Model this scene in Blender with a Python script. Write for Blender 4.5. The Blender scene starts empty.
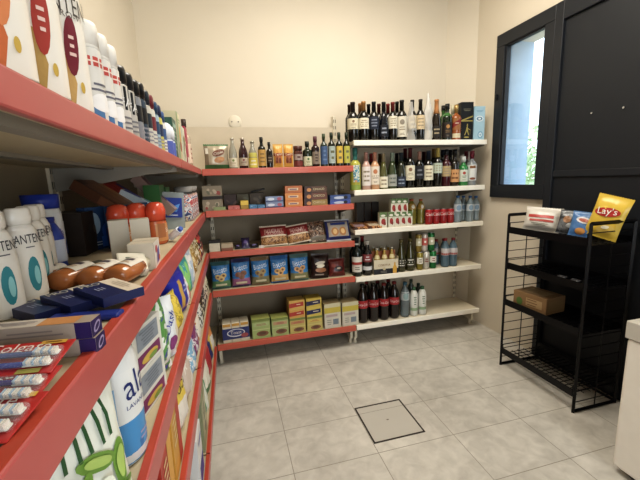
import bpy, bmesh, math, random
from mathutils import Vector, Matrix
random.seed(7)
C = bpy.context.scene
COL = C.collection
pi = math.pi

# ------------------------------------------------------------------ camera
F, YAW, PITCH, ROLL, CH = 347.15, .25168, .17019, -.034463, 1.3
_fw = Vector((math.sin(YAW)*math.cos(PITCH), math.cos(YAW)*math.cos(PITCH), -math.sin(PITCH)))
_r0 = Vector((math.cos(YAW), -math.sin(YAW), 0)); _u0 = _r0.cross(_fw)
_r = _r0*math.cos(ROLL)+_u0*math.sin(ROLL); _u = -_r0*math.sin(ROLL)+_u0*math.cos(ROLL)
cam_data = bpy.data.cameras.new('camera'); cam = bpy.data.objects.new('camera', cam_data); COL.objects.link(cam)
cam_data.sensor_width = 36; cam_data.lens = F/640*36; cam_data.clip_start = .02
cam.matrix_world = Matrix(((_r.x, _u.x, -_fw.x, 0), (_r.y, _u.y, -_fw.y, 0), (_r.z, _u.z, -_fw.z, CH), (0, 0, 0, 1)))
C.camera = cam
C.view_settings.view_transform = 'Standard'
C.view_settings.exposure = -.14
try: C.view_settings.look = 'Medium High Contrast'
except Exception: pass

def _ray(x, y): return (x-320)/F*_r-(y-240)/F*_u+_fw
def on_y(x, y, Y): d = _ray(x, y); return d*(Y/d.y)+Vector((0, 0, CH))      # where a sight line meets the plane at depth Y
def on_x(x, y, X): d = _ray(x, y); return d*(X/d.x)+Vector((0, 0, CH))
def on_z(x, y, Z): d = _ray(x, y); return d*((Z-CH)/d.z)+Vector((0, 0, CH))

# ------------------------------------------------------------------ materials
def lin(c):
    if isinstance(c, str): c = [int(c[i:i+2], 16) for i in (0, 2, 4)]
    return tuple((v/255/12.92 if v/255 <= .04045 else ((v/255+.055)/1.055)**2.4) for v in c)+(1,)
_M = {}
GOODS = False                  # printed packaging: inks dulled by this factor; a higher one paints in daylight
def mute(c):
    if not GOODS: return c
    g = .3*c[0]+.55*c[1]+.15*c[2]
    return tuple((g+(v-g)*.86)*GOODS for v in c[:3])+(1,)
def M(c, rough=.5, metal=0, trans=0, alpha=1, var=.06, emis=0, coat=0, ior=1.45):
    """paint / plastic / paper: principled with slight noise variation in colour"""
    k = (c, rough, metal, trans, alpha, var, emis, coat, GOODS)
    if k in _M: return _M[k]
    m = bpy.data.materials.new('mat_'+str(c)); m.use_nodes = True; nt = m.node_tree; b = nt.nodes['Principled BSDF']
    col = mute(lin(c))
    b.inputs['Roughness'].default_value = rough; b.inputs['Metallic'].default_value = metal
    b.inputs['Transmission Weight'].default_value = trans; b.inputs['Alpha'].default_value = alpha; b.inputs['IOR'].default_value = ior
    b.inputs['Coat Weight'].default_value = coat
    n = nt.nodes.new('ShaderNodeTexNoise'); n.inputs['Scale'].default_value = 14; n.inputs['Detail'].default_value = 3
    tc = nt.nodes.new('ShaderNodeTexCoord'); nt.links.new(tc.outputs['Object'], n.inputs['Vector'])
    r = nt.nodes.new('ShaderNodeMix'); r.data_type = 'RGBA'
    r.inputs[6].default_value = tuple(v*(1-var) for v in col[:3])+(1,); r.inputs[7].default_value = tuple(min(1, v*(1+var)) for v in col[:3])+(1,)
    nt.links.new(n.outputs['Fac'], r.inputs[0]); nt.links.new(r.outputs[2], b.inputs['Base Color'])
    if emis: b.inputs['Emission Color'].default_value = col; b.inputs['Emission Strength'].default_value = emis
    _M[k] = m; return m
def art(cols, scale=20, rough=.3, dist=1.5, stretch=(1, 1, 1)):
    """printed artwork: blotches of several inks"""
    k = ('art', tuple(cols), scale, rough, stretch)
    if k in _M: return _M[k]
    m = bpy.data.materials.new('print_'+str(cols[0])); m.use_nodes = True; nt = m.node_tree; b = nt.nodes['Principled BSDF']
    tc = nt.nodes.new('ShaderNodeTexCoord'); mp = nt.nodes.new('ShaderNodeMapping'); mp.inputs['Scale'].default_value = stretch
    n = nt.nodes.new('ShaderNodeTexNoise'); n.inputs['Scale'].default_value = scale; n.inputs['Detail'].default_value = 2; n.inputs['Distortion'].default_value = dist
    cr = nt.nodes.new('ShaderNodeValToRGB'); cr.color_ramp.interpolation = 'CONSTANT'
    N = len(cols); e = cr.color_ramp.elements
    while len(e) < N: e.new(.5)
    for i, c in enumerate(cols):
        e[i].position = 0 if i == 0 else .36+.3*(i-1)/max(1, N-2) if N > 2 else .5
        e[i].color = mute(lin(c))
    nt.links.new(tc.outputs['Object'], mp.inputs[0]); nt.links.new(mp.outputs[0], n.inputs['Vector'])
    nt.links.new(n.outputs['Fac'], cr.inputs[0]); nt.links.new(cr.outputs[0], b.inputs['Base Color'])
    b.inputs['Roughness'].default_value = rough
    _M[k] = m; return m

# ------------------------------------------------------------------ mesh builder
_txt = {}
def text_mesh(s):
    if s in _txt: return _txt[s]
    cu = bpy.data.curves.new('t', 'FONT'); cu.body = s; cu.resolution_u = 2; o = bpy.data.objects.new('t', cu); COL.objects.link(o)
    bpy.context.view_layer.update()
    me = bpy.data.meshes.new_from_object(o); v = [(q.co.x, q.co.y) for q in me.vertices]; f = [tuple(p.vertices) for p in me.polygons]
    bpy.data.objects.remove(o); bpy.data.curves.remove(cu); bpy.data.meshes.remove(me)
    x0, x1 = min(a for a, b in v), max(a for a, b in v); y0, y1 = min(b for a, b in v), max(b for a, b in v)
    v = [((a-(x0+x1)/2)/(x1-x0), (b-(y0+y1)/2)/(x1-x0)) for a, b in v]
    _txt[s] = (v, f); return _txt[s]

class B:
    def __init__(s): s.v = []; s.f = []; s.m = []; s.ms = []; s.sm = []; s.T = Matrix()
    def mi(s, m):
        if m not in s.ms: s.ms.append(m)
        return s.ms.index(m)
    def add(s, vs, fs, m, smooth=False):
        o = len(s.v); s.v += [tuple(s.T@Vector(p)) for p in vs]
        for i, f in enumerate(fs):
            s.f.append(tuple(o+k for k in f)); s.m.append(s.mi(m[i] if isinstance(m, list) else m)); s.sm.append(smooth)
    def box(s, x0, x1, y0, y1, z0, z1, m, bev=0, front=None, top=None, side=None):
        if bev:
            bm = bmesh.new(); bmesh.ops.create_cube(bm, size=1)
            for q in bm.verts: q.co = Vector((x0+(q.co.x+.5)*(x1-x0), y0+(q.co.y+.5)*(y1-y0), z0+(q.co.z+.5)*(z1-z0)))
            bmesh.ops.bevel(bm, geom=bm.edges[:], offset=bev, segments=2, affect='EDGES', profile=.5)
            bm.verts.index_update(); s.add([q.co[:] for q in bm.verts], [[q.index for q in f.verts] for f in bm.faces], m); bm.free(); return s
        vs = [(x0, y0, z0), (x1, y0, z0), (x1, y1, z0), (x0, y1, z0), (x0, y0, z1), (x1, y0, z1), (x1, y1, z1), (x0, y1, z1)]
        s.add(vs, [(0, 3, 2, 1), (4, 5, 6, 7), (0, 1, 5, 4), (2, 3, 7, 6), (1, 2, 6, 5), (3, 0, 4, 7)],
              [m, top or m, front or m, m, side or m, side or m]); return s
    def lathe(s, prof, m, seg=20, sx=1, sy=1, cx=0, cy=0):
        vs = []; fs = []
        for r, z in prof:
            for k in range(seg): a = 2*pi*k/seg; vs.append((cx+r*sx*math.cos(a), cy+r*sy*math.sin(a), z))
        for i in range(len(prof)-1):
            for k in range(seg):
                k2 = (k+1) % seg; fs.append((i*seg+k, i*seg+k2, (i+1)*seg+k2, (i+1)*seg+k))
        if prof[0][0] > 0: fs.append(tuple(range(seg-1, -1, -1)))
        if prof[-1][0] > 0: fs.append(tuple((len(prof)-1)*seg+k for k in range(seg)))
        s.add(vs, fs, m, True); return s
    def tube(s, a, b, r, m, seg=6):
        a = Vector(a); b = Vector(b); d = (b-a); L = d.length
        if L < 1e-6: return s
        q = d.to_track_quat('Z', 'Y'); vs = []
        for t in (0, 1):
            for k in range(seg): vs.append(tuple(a+q@Vector((r*math.cos(2*pi*k/seg), r*math.sin(2*pi*k/seg), L*t))))
        fs = [(k, (k+1) % seg, seg+(k+1) % seg, seg+k) for k in range(seg)]+[tuple(range(seg-1, -1, -1)), tuple(range(seg, 2*seg))]
        s.add(vs, fs, m, False); return s
    def bar(s, a, b, r, m): return s.tube(a, b, r, m, 4)
    def path(s, pts, r, m, seg=6):
        for a, b in zip(pts, pts[1:]): s.tube(a, b, r, m, seg)
        return s
    def grid(s, fn, nu, nv, m, smooth=True):
        vs = [fn(i/nu, j/nv) for j in range(nv+1) for i in range(nu+1)]
        fs = [(j*(nu+1)+i, j*(nu+1)+i+1, (j+1)*(nu+1)+i+1, (j+1)*(nu+1)+i) for j in range(nv) for i in range(nu)]
        if callable(m): m = [m((i+.5)/nu, (j+.5)/nv) for j in range(nv) for i in range(nu)]
        s.add(vs, fs, m, smooth); return s
    # decals: small inked patches laid on a surface map mp(u, v, off)
    def rect(s, mp, u0, v0, u1, v1, m, off=.0008, sk=0, nu=6, nv=2):
        return s.grid(lambda a, b: mp(u0+(u1-u0)*a+sk*b, v0+(v1-v0)*b, off), nu, nv, m, True)
    def ell(s, mp, cu, cv, a, b, m, off=.001, rot=0, n=16):
        c, si = math.cos(rot), math.sin(rot); vs = [mp(cu, cv, off)]
        for r in (.5, 1):
            for k in range(n):
                x, y = a*r*math.cos(2*pi*k/n), b*r*math.sin(2*pi*k/n); vs.append(mp(cu+x*c-y*si, cv+x*si+y*c, off))
        fs = [(0, 1+k, 1+(k+1) % n) for k in range(n)]+[(1+k, 1+n+k, 1+n+(k+1) % n, 1+(k+1) % n) for k in range(n)]
        s.add(vs, fs, m, True); return s
    def poly(s, mp, pts, m, off=.001):
        bm = bmesh.new(); f = bm.faces.new([bm.verts.new((u, v, 0)) for u, v in pts]); bmesh.ops.triangulate(bm, faces=[f])
        span = max(max(p[0] for p in pts)-min(p[0] for p in pts), max(p[1] for p in pts)-min(p[1] for p in pts))
        for _ in range(3): bmesh.ops.subdivide_edges(bm, edges=[e for e in bm.edges if e.calc_length() > span/7], cuts=1); bmesh.ops.triangulate(bm, faces=bm.faces[:])
        bm.verts.index_update(); s.add([mp(q.co.x, q.co.y, off) for q in bm.verts], [[q.index for q in g.verts] for g in bm.faces], m); bm.free(); return s
    def text(s, mp, t, cu, cv, w, m, off=.0014, rot=0, hs=1):
        v, f = text_mesh(t); c, si = math.cos(rot), math.sin(rot)
        s.add([mp(cu+(x*c-y*hs*si)*w, cv+(x*si+y*hs*c)*w, off) for x, y in v], f, m); return s
    def lines(s, mp, cu, cv, w, h, n, m, off=.0012):
        for k in range(n):
            ww = w*random.uniform(.55, 1); z = cv+h/2-(k+.5)*h/n
            s.rect(mp, cu-ww/2, z-h/n*.2, cu+ww/2, z+h/n*.2, m, off, nu=3, nv=1)
        return s
    def obj(s, name, parent=None, label=None):
        me = bpy.data.meshes.new(name); me.from_pydata(s.v, [], s.f)
        for m in s.ms: me.materials.append(m)
        for p, i, sm in zip(me.polygons, s.m, s.sm): p.material_index = i; p.use_smooth = sm
        me.update(); o = bpy.data.objects.new(name, me); COL.objects.link(o)
        if parent: o.parent = parent
        if label: o['label'] = label
        return o

def thing(name, label, cat, loc=(0, 0, 0), rz=0, group=None, rot=None):
    o = bpy.data.objects.new(name, None); COL.objects.link(o); o.empty_display_size = .05
    o.location = loc; o.rotation_euler = rot or (0, 0, rz); o['label'] = label; o['category'] = cat
    if len(label.split()) > 16: print('LONG', label)
    if group: o['group'] = group
    return o
def tag(o, label, cat, loc=None, rz=0, group=None, rot=None):
    if len(label.split()) > 16: print('LONG', label)
    o['label'] = label; o['category'] = cat
    if group: o['group'] = group
    if loc is not None: o.location = loc; o.rotation_euler = rot or (0, 0, rz)
    return o
def struct(o): o['kind'] = 'structure'; return o
def flat(y0=0, x0=0): return lambda u, v, off: (x0+u, y0-off, v)                 # front face looking -Y
def flat_top(z0): return lambda u, v, off: (u, v, z0+off)
def flat_side(x0): return lambda u, v, off: (x0+off, u, v)                        # face looking +X

# ------------------------------------------------------------------ room
XL, XR, YB, YF, ZC = -.62, 2.08, 2.86, -2.4, 2.95
def wall_mat(c, sc=3):
    m = bpy.data.materials.new('plaster'); m.use_nodes = True; nt = m.node_tree; b = nt.nodes['Principled BSDF']; b.inputs['Roughness'].default_value = .85
    tc = nt.nodes.new('ShaderNodeTexCoord'); n = nt.nodes.new('ShaderNodeTexNoise'); n.inputs['Scale'].default_value = sc; n.inputs['Detail'].default_value = 6
    nt.links.new(tc.outputs['Object'], n.inputs['Vector']); r = nt.nodes.new('ShaderNodeMix'); r.data_type = 'RGBA'; col = lin(c)
    r.inputs[6].default_value = tuple(v*.93 for v in col[:3])+(1,); r.inputs[7].default_value = col
    nt.links.new(n.outputs['Fac'], r.inputs[0]); nt.links.new(r.outputs[2], b.inputs['Base Color'])
    n2 = nt.nodes.new('ShaderNodeTexNoise'); n2.inputs['Scale'].default_value = 180; nt.links.new(tc.outputs['Object'], n2.inputs['Vector'])
    bp = nt.nodes.new('ShaderNodeBump'); bp.inputs['Strength'].default_value = .06; bp.inputs['Distance'].default_value = .01
    nt.links.new(n2.outputs['Fac'], bp.inputs['Height']); nt.links.new(bp.outputs[0], b.inputs['Normal']); return m
WALL = wall_mat('d9d0bf')
def tile_mat():
    m = bpy.data.materials.new('stone_tile'); m.use_nodes = True; nt = m.node_tree; b = nt.nodes['Principled BSDF']; L = nt.links.new
    def nd(t, **k):
        n = nt.nodes.new(t)
        for a, v in k.items(): setattr(n, a, v)
        return n
    geo = nd('ShaderNodeNewGeometry'); sep = nd('ShaderNodeSeparateXYZ'); L(geo.outputs['Position'], sep.inputs[0])
    def grout(out, ofs, per, w):
        a = nd('ShaderNodeMath', operation='SUBTRACT'); L(out, a.inputs[0]); a.inputs[1].default_value = ofs-per*50
        d = nd('ShaderNodeMath', operation='DIVIDE'); L(a.outputs[0], d.inputs[0]); d.inputs[1].default_value = per
        f = nd('ShaderNodeMath', operation='FRACT'); L(d.outputs[0], f.inputs[0])
        l = nd('ShaderNodeMath', operation='LESS_THAN'); L(f.outputs[0], l.inputs[0]); l.inputs[1].default_value = w/per
        return l.outputs[0]
    gx = grout(sep.outputs[0], .19, .4125, .0035)
    # rows: every second row of joints is offset from one column to the next
    gy = grout(sep.outputs[1], 1.36, .285, .0035)
    mx = nd('ShaderNodeMath', operation='MAXIMUM'); L(gx, mx.inputs[0]); L(gy, mx.inputs[1])
    n1 = nd('ShaderNodeTexNoise'); n1.inputs['Scale'].default_value = 2.2; n1.inputs['Detail'].default_value = 8; n1.inputs['Roughness'].default_value = .65
    n2 = nd('ShaderNodeTexNoise'); n2.inputs['Scale'].default_value = 14; n2.inputs['Detail'].default_value = 6; n2.inputs['Distortion'].default_value = .8
    L(geo.outputs['Position'], n1.inputs['Vector']); L(geo.outputs['Position'], n2.inputs['Vector'])
    ad = nd('ShaderNodeMath', operation='ADD'); L(n1.outputs[0], ad.inputs[0])
    ml = nd('ShaderNodeMath', operation='MULTIPLY'); L(n2.outputs[0], ml.inputs[0]); ml.inputs[1].default_value = .6; L(ml.outputs[0], ad.inputs[1])
    cr = nd('ShaderNodeValToRGB'); L(ad.outputs[0], cr.inputs[0]); e = cr.color_ramp.elements
    e[0].position = .55; e[0].color = lin('aca8a0'); e[1].position = 1.02; e[1].color = lin('d2cec5')
    mi = nd('ShaderNodeMix', data_type='RGBA'); L(mx.outputs[0], mi.inputs[0]); L(cr.outputs[0], mi.inputs[6]); mi.inputs[7].default_value = lin('8e897e')
    L(mi.outputs[2], b.inputs['Base Color'])
    rr = nd('ShaderNodeMapRange'); L(n2.outputs[0], rr.inputs[0]); rr.inputs[3].default_value = .3; rr.inputs[4].default_value = .5; L(rr.outputs[0], b.inputs['Roughness'])
    return m
struct(B().box(XL-.2, 2.3, YF-.2, YB+.2, -.1, 0, tile_mat()).obj('floor'))
struct(B().box(XL-.2, XR+.26, YF-.2, YB+.2, ZC, ZC+.1, wall_mat('e9e3d6')).obj('ceiling'))
struct(B().box(XL-.2, XR+.26, YB, YB+.2, 0, ZC, WALL).obj('wall_back'))
b = B().box(XL-.2, XL, YF, YB, 0, ZC, WALL)
b.add([(XL, 2.0, 0), (-.54, YB, 0), (XL, YB, 0), (XL, 2.0, ZC), (-.54, YB, ZC), (XL, YB, ZC)], [(0, 1, 4, 3), (0, 2, 1), (3, 4, 5)], WALL)
struct(b.obj('wall_left'))
# right wall with the window opening (thick reveal) and the corner splay
WY0, WY1, WZ0, WZ1 = 1.955, 2.345, 1.17, 2.28
b = B(); REV = M('a9bccd', .8)
b.box(XR, XR+.26, YF, WY0, 0, ZC, WALL).box(XR, XR+.26, WY1, YB, 0, ZC, WALL).box(XR, XR+.26, WY0, WY1, 0, WZ0, WALL).box(XR, XR+.26, WY0, WY1, WZ1, ZC, WALL)
b.box(XR+.03, XR+.262, WY1-.004, WY1, WZ0, WZ1, REV).box(XR+.03, XR+.262, WY0, WY1, WZ0, WZ0+.004, REV)
b.add([(XR, 2.65, 0), (XR, YB, 0), (1.93, YB, 0), (XR, 2.65, ZC), (XR, YB, ZC), (1.93, YB, ZC)], [(2, 0, 3, 5), (0, 1, 2), (3, 5, 4)], WALL)
struct(b.obj('wall_right'))
# front wall (behind the camera) with a wide glazed doorway
b = B().box(XL, .2, YF-.2, YF, 0, ZC, WALL).box(1.7, XR, YF-.2, YF, 0, ZC, WALL).box(.2, 1.7, YF-.2, YF, 2.3, ZC, WALL)
struct(b.obj('wall_front'))
# round cover plate high on the back wall
p = on_y(235, 122, YB)
t = thing('vent_cover', 'round pale cover plate on the back wall above the red shelves', 'cover', (p.x, YB, p.z))
b = B(); b.T = Matrix.Rotation(pi/2, 4, 'X'); b.lathe([(0, 0), (.048, 0), (.048, .006), (.044, .009), (0, .009)], M('d8d0be', .5), 28); b.obj('plate', t)
for sx in (-1, 1): B().tube((sx*.024, -.009, 0), (sx*.024, -.013, 0), .005, M('6a655c', .4), 8).obj('screw', t)

# ---- window
BLK = M('24272c', .4); BLK2 = M('17191d', .45)
w = struct(bpy.data.objects.new('window_1', None)); COL.objects.link(w); w.location = (XR, 0, 0)
b = B(); y0, y1, z0, z1 = 1.90, 2.398, 1.12, 2.325
for a in ((y0, y1, z0, z0+.095), (y0, y1, z1-.09, z1), (y1-.083, y1, z0+.0951, z1-.0901), (y0, y0+.075, z0+.0951, z1-.0901)): b.box(-.03, .03, a[0], a[1], a[2], a[3], BLK, .004)
for a in ((y0+.06, y1-.068, z0+.075, z0+.1), (y0+.06, y1-.068, z1-.1, z1-.075), (y1-.095, y1-.0831, z0+.101, z1-.101), (y0+.0751, y0+.085, z0+.101, z1-.101)): b.box(-.02, .012, a[0], a[1], a[2], a[3], BLK2)
b.obj('window_frame', w)
g = bpy.data.materials.new('window_glass'); g.use_nodes = True; nt = g.node_tree; nt.nodes.remove(nt.nodes['Principled BSDF'])
tr = nt.nodes.new('ShaderNodeBsdfTransparent'); tr.inputs[0].default_value = (.93, .97, 1, 1); gl = nt.nodes.new('ShaderNodeBsdfGlossy'); gl.inputs['Roughness'].default_value = .05
mx = nt.nodes.new('ShaderNodeMixShader'); fr = nt.nodes.new('ShaderNodeFresnel'); fr.inputs[0].default_value = 1.3
nt.links.new(fr.outputs[0], mx.inputs[0]); nt.links.new(tr.outputs[0], mx.inputs[1]); nt.links.new(gl.outputs[0], mx.inputs[2]); nt.links.new(mx.outputs[0], nt.nodes['Material Output'].inputs[0])
B().box(0, .004, y0+.075, y1-.083, z0+.09, z1-.085, g).obj('pane', w)
b = B(); b.box(-.045, -.03, 2.36, 2.376, 1.86, 1.9, BLK2); b.obj('window_hinge', w)
# ---- black door beside the window, floor to window head
d = struct(bpy.data.objects.new('door_1', None)); COL.objects.link(d); d.location = (XR, 0, 0)
b = B(); b.box(-.030, .0, 1.845, 1.8995, 0, 2.325, BLK, .003).box(-.030, 0, .72, .775, 0, 2.325, BLK, .003).box(-.030, 0, .7751, 1.8449, 2.215, 2.325, BLK, .003); b.obj('door_frame', d)
b = B(); b.box(-.012, 0, .776, 1.844, .01, 2.214, M('1f2227', .5)).box(-.024, -.0121, .776, 1.844, 1.27, 1.31, BLK, .003).box(-.024, -.0121, .776, 1.844, .01, .12, BLK, .003)
b.obj('door_leaf', d)
for px, py in ((592, 113), (624, 107.5)): q = on_x(px, py, XR-.015); B().tube((-.012, q.y, q.z), (-.02, q.y, q.z), .006, M('c8ccd0', .2, 1), 10).obj('screw', d, 'small bright metal screw in the black panel')
# ---- what lies outside the window
struct(B().box(2.36, 14, -6, 14, -.25, -.2, M('b9b7ac', .9)).obj('ground_outside')) 
def tree(x, y, h, R, label):
    t = thing('leafy_tree', label, 'tree', (x, y, -.2), group='trees outside the window')
    B().lathe([(.09, 0), (.07, h*.5), (.03, h*.85)], M('6b5a45', .9), 8).obj('trunk', t)
    b = B(); g1 = [M('b0c498', .6), M('c4d4ae', .6), M('98b088', .6)]
    for k in range(900):
        a, c = random.uniform(0, 2*pi), random.uniform(-1, 1); r = R*random.uniform(.35, 1)
        q = Vector((r*math.sqrt(1-c*c)*math.cos(a), r*math.sqrt(1-c*c)*math.sin(a), h*.66+r*c*1.1)); s = .1
        e1 = Vector([random.uniform(-1, 1) for _ in range(3)]).normalized()*s; e2 = Vector([random.uniform(-1, 1) for _ in range(3)]).normalized()*s*.6
        b.add([tuple(q-e1), tuple(q+e2), tuple(q+e1), tuple(q-e2)], [(0, 1, 2, 3)], g1[k % 3])
    b.obj('foliage', t)
tree(7.2, 6.6, 2.3, 1.0, 'green tree outside the window, partly hidden by the wall reveal')
tree(10.4, 8.3, 2.2, .9, 'second green tree outside, seen through the right side of the window')

# ---- metal framed inspection cover in the floor
t = thing('floor_hatch', 'square tiled inspection cover with thin dark metal rim in the floor', 'hatch', (.75, 1.563, 0))
b = B(); m = M('2f2824', .5); s = .1425
for a in ((-s, s, -s, -s+.008), (-s, s, s-.008, s), (-s, -s+.008, -s, s), (s-.008, s, -s, s)): b.box(a[0], a[1], a[2], a[3], 0, .0022, m)
b.obj('rim', t)
b = B().box(-s+.008, s-.008, -s+.008, s-.008, 0, .0008, wall_mat('bcb8af', 9)); b.box(-s+.008, s-.008, .085, .087, .0008, .001, M('7d776d', .7)).box(-.008, .004, -.004, .004, .0008, .0012, M('7d776d', .7)); b.obj('tile_inlay', t)

# ------------------------------------------------------------------ shelving
RED = M('b05846', .38, coat=.1); RED_SHEEN = M('b45c5a', .36, coat=.15); REDT = M('b04a38', .45); WHT = M('e9e4d6', .4); DECK = M('bdb196', .55); UND = M('8f8a80', .6); POST = M('cfc7b4', .5); DARK = M('2a2723', .6); PANEL_SHADED = M('8e8370', .7); PANEL_LIT = M('c4b9a6', .7)  # left lips: same red paint with bluish sky sheen put into its colour
def unit(name, label, x, y, length, rz, decks, lipm, lipt, lh, depth, toph, deckm=DECK, grp=None, panelm=PANEL_SHADED, ends=(1, 1), ext=0, pext=0, ptop=None):  # default panel colour carries the shade under the shelves
    """a gondola unit: origin at the left end of its front plane, running along +x, body towards +y"""
    t = thing(name, label, 'shelving unit', (x, y, 0), rz, group=grp)
    pw = .035; tops = toph if isinstance(toph, tuple) else (toph, toph); toph = max(tops)
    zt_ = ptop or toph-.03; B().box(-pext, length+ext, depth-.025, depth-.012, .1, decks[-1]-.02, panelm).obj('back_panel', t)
    B().box(-pext, length+ext, depth-.025, depth-.012, decks[-1]-.019, zt_, PANEL_LIT).obj('back_panel', t)  # paler top piece: light above the shelves put into its colour
    for k, px in enumerate((.0, length-pw)):
        if not ends[k]: continue
        b = B().box(px+.003, px+pw-.003, depth-.035, depth, 0, tops[k], POST, .002)
        for i in range(int((tops[k]-.1)/.05)): b.box(px+.008, px+.013, depth-.0355, depth-.0345, .1+i*.05, .125+i*.05, DARK); b.box(px+.022, px+.027, depth-.0355, depth-.0345, .1+i*.05, .125+i*.05, DARK)
        b.obj('upright', t)
    for k, px in enumerate((.0, length-pw)):
        if not ends[k]: continue
        b = B().box(px+.005, px+pw-.008, .06, depth-.02, .045, .11, POST, .003).tube((px+.016, .095, .0), (px+.016, .095, .05), .012, POST, 10).tube((px+.016, .095, 0), (px+.016, .095, .006), .018, POST, 12); b.obj('foot', t)
    for i, z in enumerate(decks):
        s = B().box(.002, length-.002+ext, .012, depth-.036, z-.022, z, deckm)
        s.box(.01, length-.01, .03, .05, z-.034, z-.022, UND).box(.01, length-.01, depth*.5, depth*.5+.03, z-.03, z-.022, UND)
        so = s.obj('shelf', t)
        hh = lh[i] if isinstance(lh, list) else lh
        b = B(); b.box(.001, length-.001, 0, .010, z-hh+.004, z+.004, lipm, .0025); b.box(.001, length-.001, .0025, .016, z+.0005, z+.0046, lipt); b.obj('shelf_lip', so)
        if i > 0:
            for px in (.006, length-.012):
                b = B(); d0, d1 = .02, depth-.036
                b.add([(px, d0, z-.022), (px, d1, z-.022), (px, d1, z-.10), (px, d0+.1, z-.05), (px, d0, z-.042), (px+.004, d0, z-.022), (px+.004, d1, z-.022), (px+.004, d1, z-.10), (px+.004, d0+.1, z-.05), (px+.004, d0, z-.042)],
                      [(0, 1, 2, 3, 4), (9, 8, 7, 6, 5), (0, 5, 6, 1), (1, 6, 7, 2), (2, 7, 8, 3), (3, 8, 9, 4), (4, 9, 5, 0)], UND); b.obj('bracket', so)
    return t
RZ = [.172, .568, .842, 1.120, 1.392]
LZ = [.172, .565, .840, 1.113, 1.391]; LH = [.046, .05, .05, .05, .033]
WZ = [.17, .558, .922, 1.215, 1.568]
YS = 2.4; XG = -.157
GD = .41
unit('gondola_shelving', 'red-lipped shelving unit on the left nearest the viewer, shampoo on its top shelf', XG, .131, 1.249, pi/2, LZ, RED_SHEEN, REDT, LH, .44, 1.7, grp='red-lipped shelving units')
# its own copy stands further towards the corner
unit('gondola_shelving', 'red-lipped shelving unit on the left, between the nearest unit and the corner', XG, 1.386, YS-1.388, pi/2, LZ, RED_SHEEN, REDT, LH, .44, 1.7, grp='red-lipped shelving units', ends=(1, 0), ext=.38)
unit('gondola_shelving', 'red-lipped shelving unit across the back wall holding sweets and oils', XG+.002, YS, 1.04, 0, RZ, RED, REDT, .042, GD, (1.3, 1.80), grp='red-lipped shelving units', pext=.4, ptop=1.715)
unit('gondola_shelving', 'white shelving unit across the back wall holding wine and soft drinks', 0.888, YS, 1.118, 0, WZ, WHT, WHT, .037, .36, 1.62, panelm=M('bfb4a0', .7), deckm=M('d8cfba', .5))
unit('gondola_shelving', 'red-lipped shelving unit on the left beside the viewer, cut by the frame edge', XG, -1.121, 1.25, pi/2, LZ, RED_SHEEN, REDT, LH, .44, 1.7, grp='red-lipped shelving units')

# ------------------------------------------------------------------ goods: generic builders
PROF = {
 'bordeaux': [(0, 0), (.92, 0), (1, .015), (1, .60), (.95, .65), (.62, .72), (.42, .77), (.38, .95), (.43, .955), (.43, 1), (0, 1)],
 'hock': [(0, 0), (.92, 0), (1, .015), (1, .38), (.93, .48), (.68, .63), (.44, .77), (.38, .95), (.43, .955), (.43, 1), (0, 1)],
 'spirit': [(0, 0), (.93, 0), (1, .02), (1, .60), (.95, .65), (.6, .70), (.4, .74), (.38, .84), (.44, .845), (.44, 1), (0, 1)],
 'square': [(0, 0), (.96, 0), (1, .02), (1, .62), (.9, .68), (.45, .74), (.36, .77), (.36, .86), (.42, .865), (.42, 1), (0, 1)],
 'soda': [(0, 0), (.7, 0), (.9, .02), (1, .07), (.95, .22), (1, .33), (1, .60), (.97, .66), (.8, .76), (.5, .87), (.34, .91), (.34, .935), (.4, .94), (.4, 1), (0, 1)],
 'water': [(0, 0), (.8, 0), (.97, .03), (1, .08), (.94, .12), (1, .16), (.94, .2), (1, .24), (.94, .28), (1, .32), (1, .62), (.94, .7), (.7, .8), (.4, .88), (.36, .92), (.42, .925), (.42, 1), (0, 1)],
 'milk': [(0, 0), (.85, 0), (1, .04), (1, .68), (.93, .77), (.65, .86), (.42, .9), (.46, .905), (.46, 1), (0, 1)],
 'beer': [(0, 0), (.9, 0), (1, .02), (1, .5), (.9, .6), (.55, .74), (.42, .8), (.38, .95), (.46, .955), (.46, 1), (0, 1)],
 'can': [(0, .015), (.75, 0), (.86, .02), (1, .07), (1, .9), (.86, .97), (.88, .985), (.86, 1), (.8, .985), (0, .98)],
 'spray': [(0, 0), (.96, 0), (1, .01), (1, .74), (.94, .77), (.94, .78), (.98, .78), (.98, .95), (.9, .985), (.6, 1), (0, 1)],
 'shampoo': [(0, 0), (.9, 0), (.98, .02), (1, .1), (1, .62), (.92, .74), (.7, .82), (.62, .83), (.62, .84), (.7, .845), (.72, .9), (.68, .985), (.55, 1), (0, 1)],
 'jar': [(0, 0), (.9, 0), (1, .03), (1, .72), (.92, .78), (.92, .8), (.98, .8), (.98, 1), (0, 1)],
 'roll': [(0, 0), (.85, 0), (1, .05), (1, .5), (.93, .55), (.93, .56), (1, .56), (1, .8), (.8, .95), (.4, 1), (0, 1)],
}
def prof_rad(P, z):
    for (r0, z0), (r1, z1) in zip(P, P[1:]):
        if z0 <= z <= z1 and z1 > z0: return r0+(r1-r0)*(z-z0)/(z1-z0)
    return 1
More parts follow.
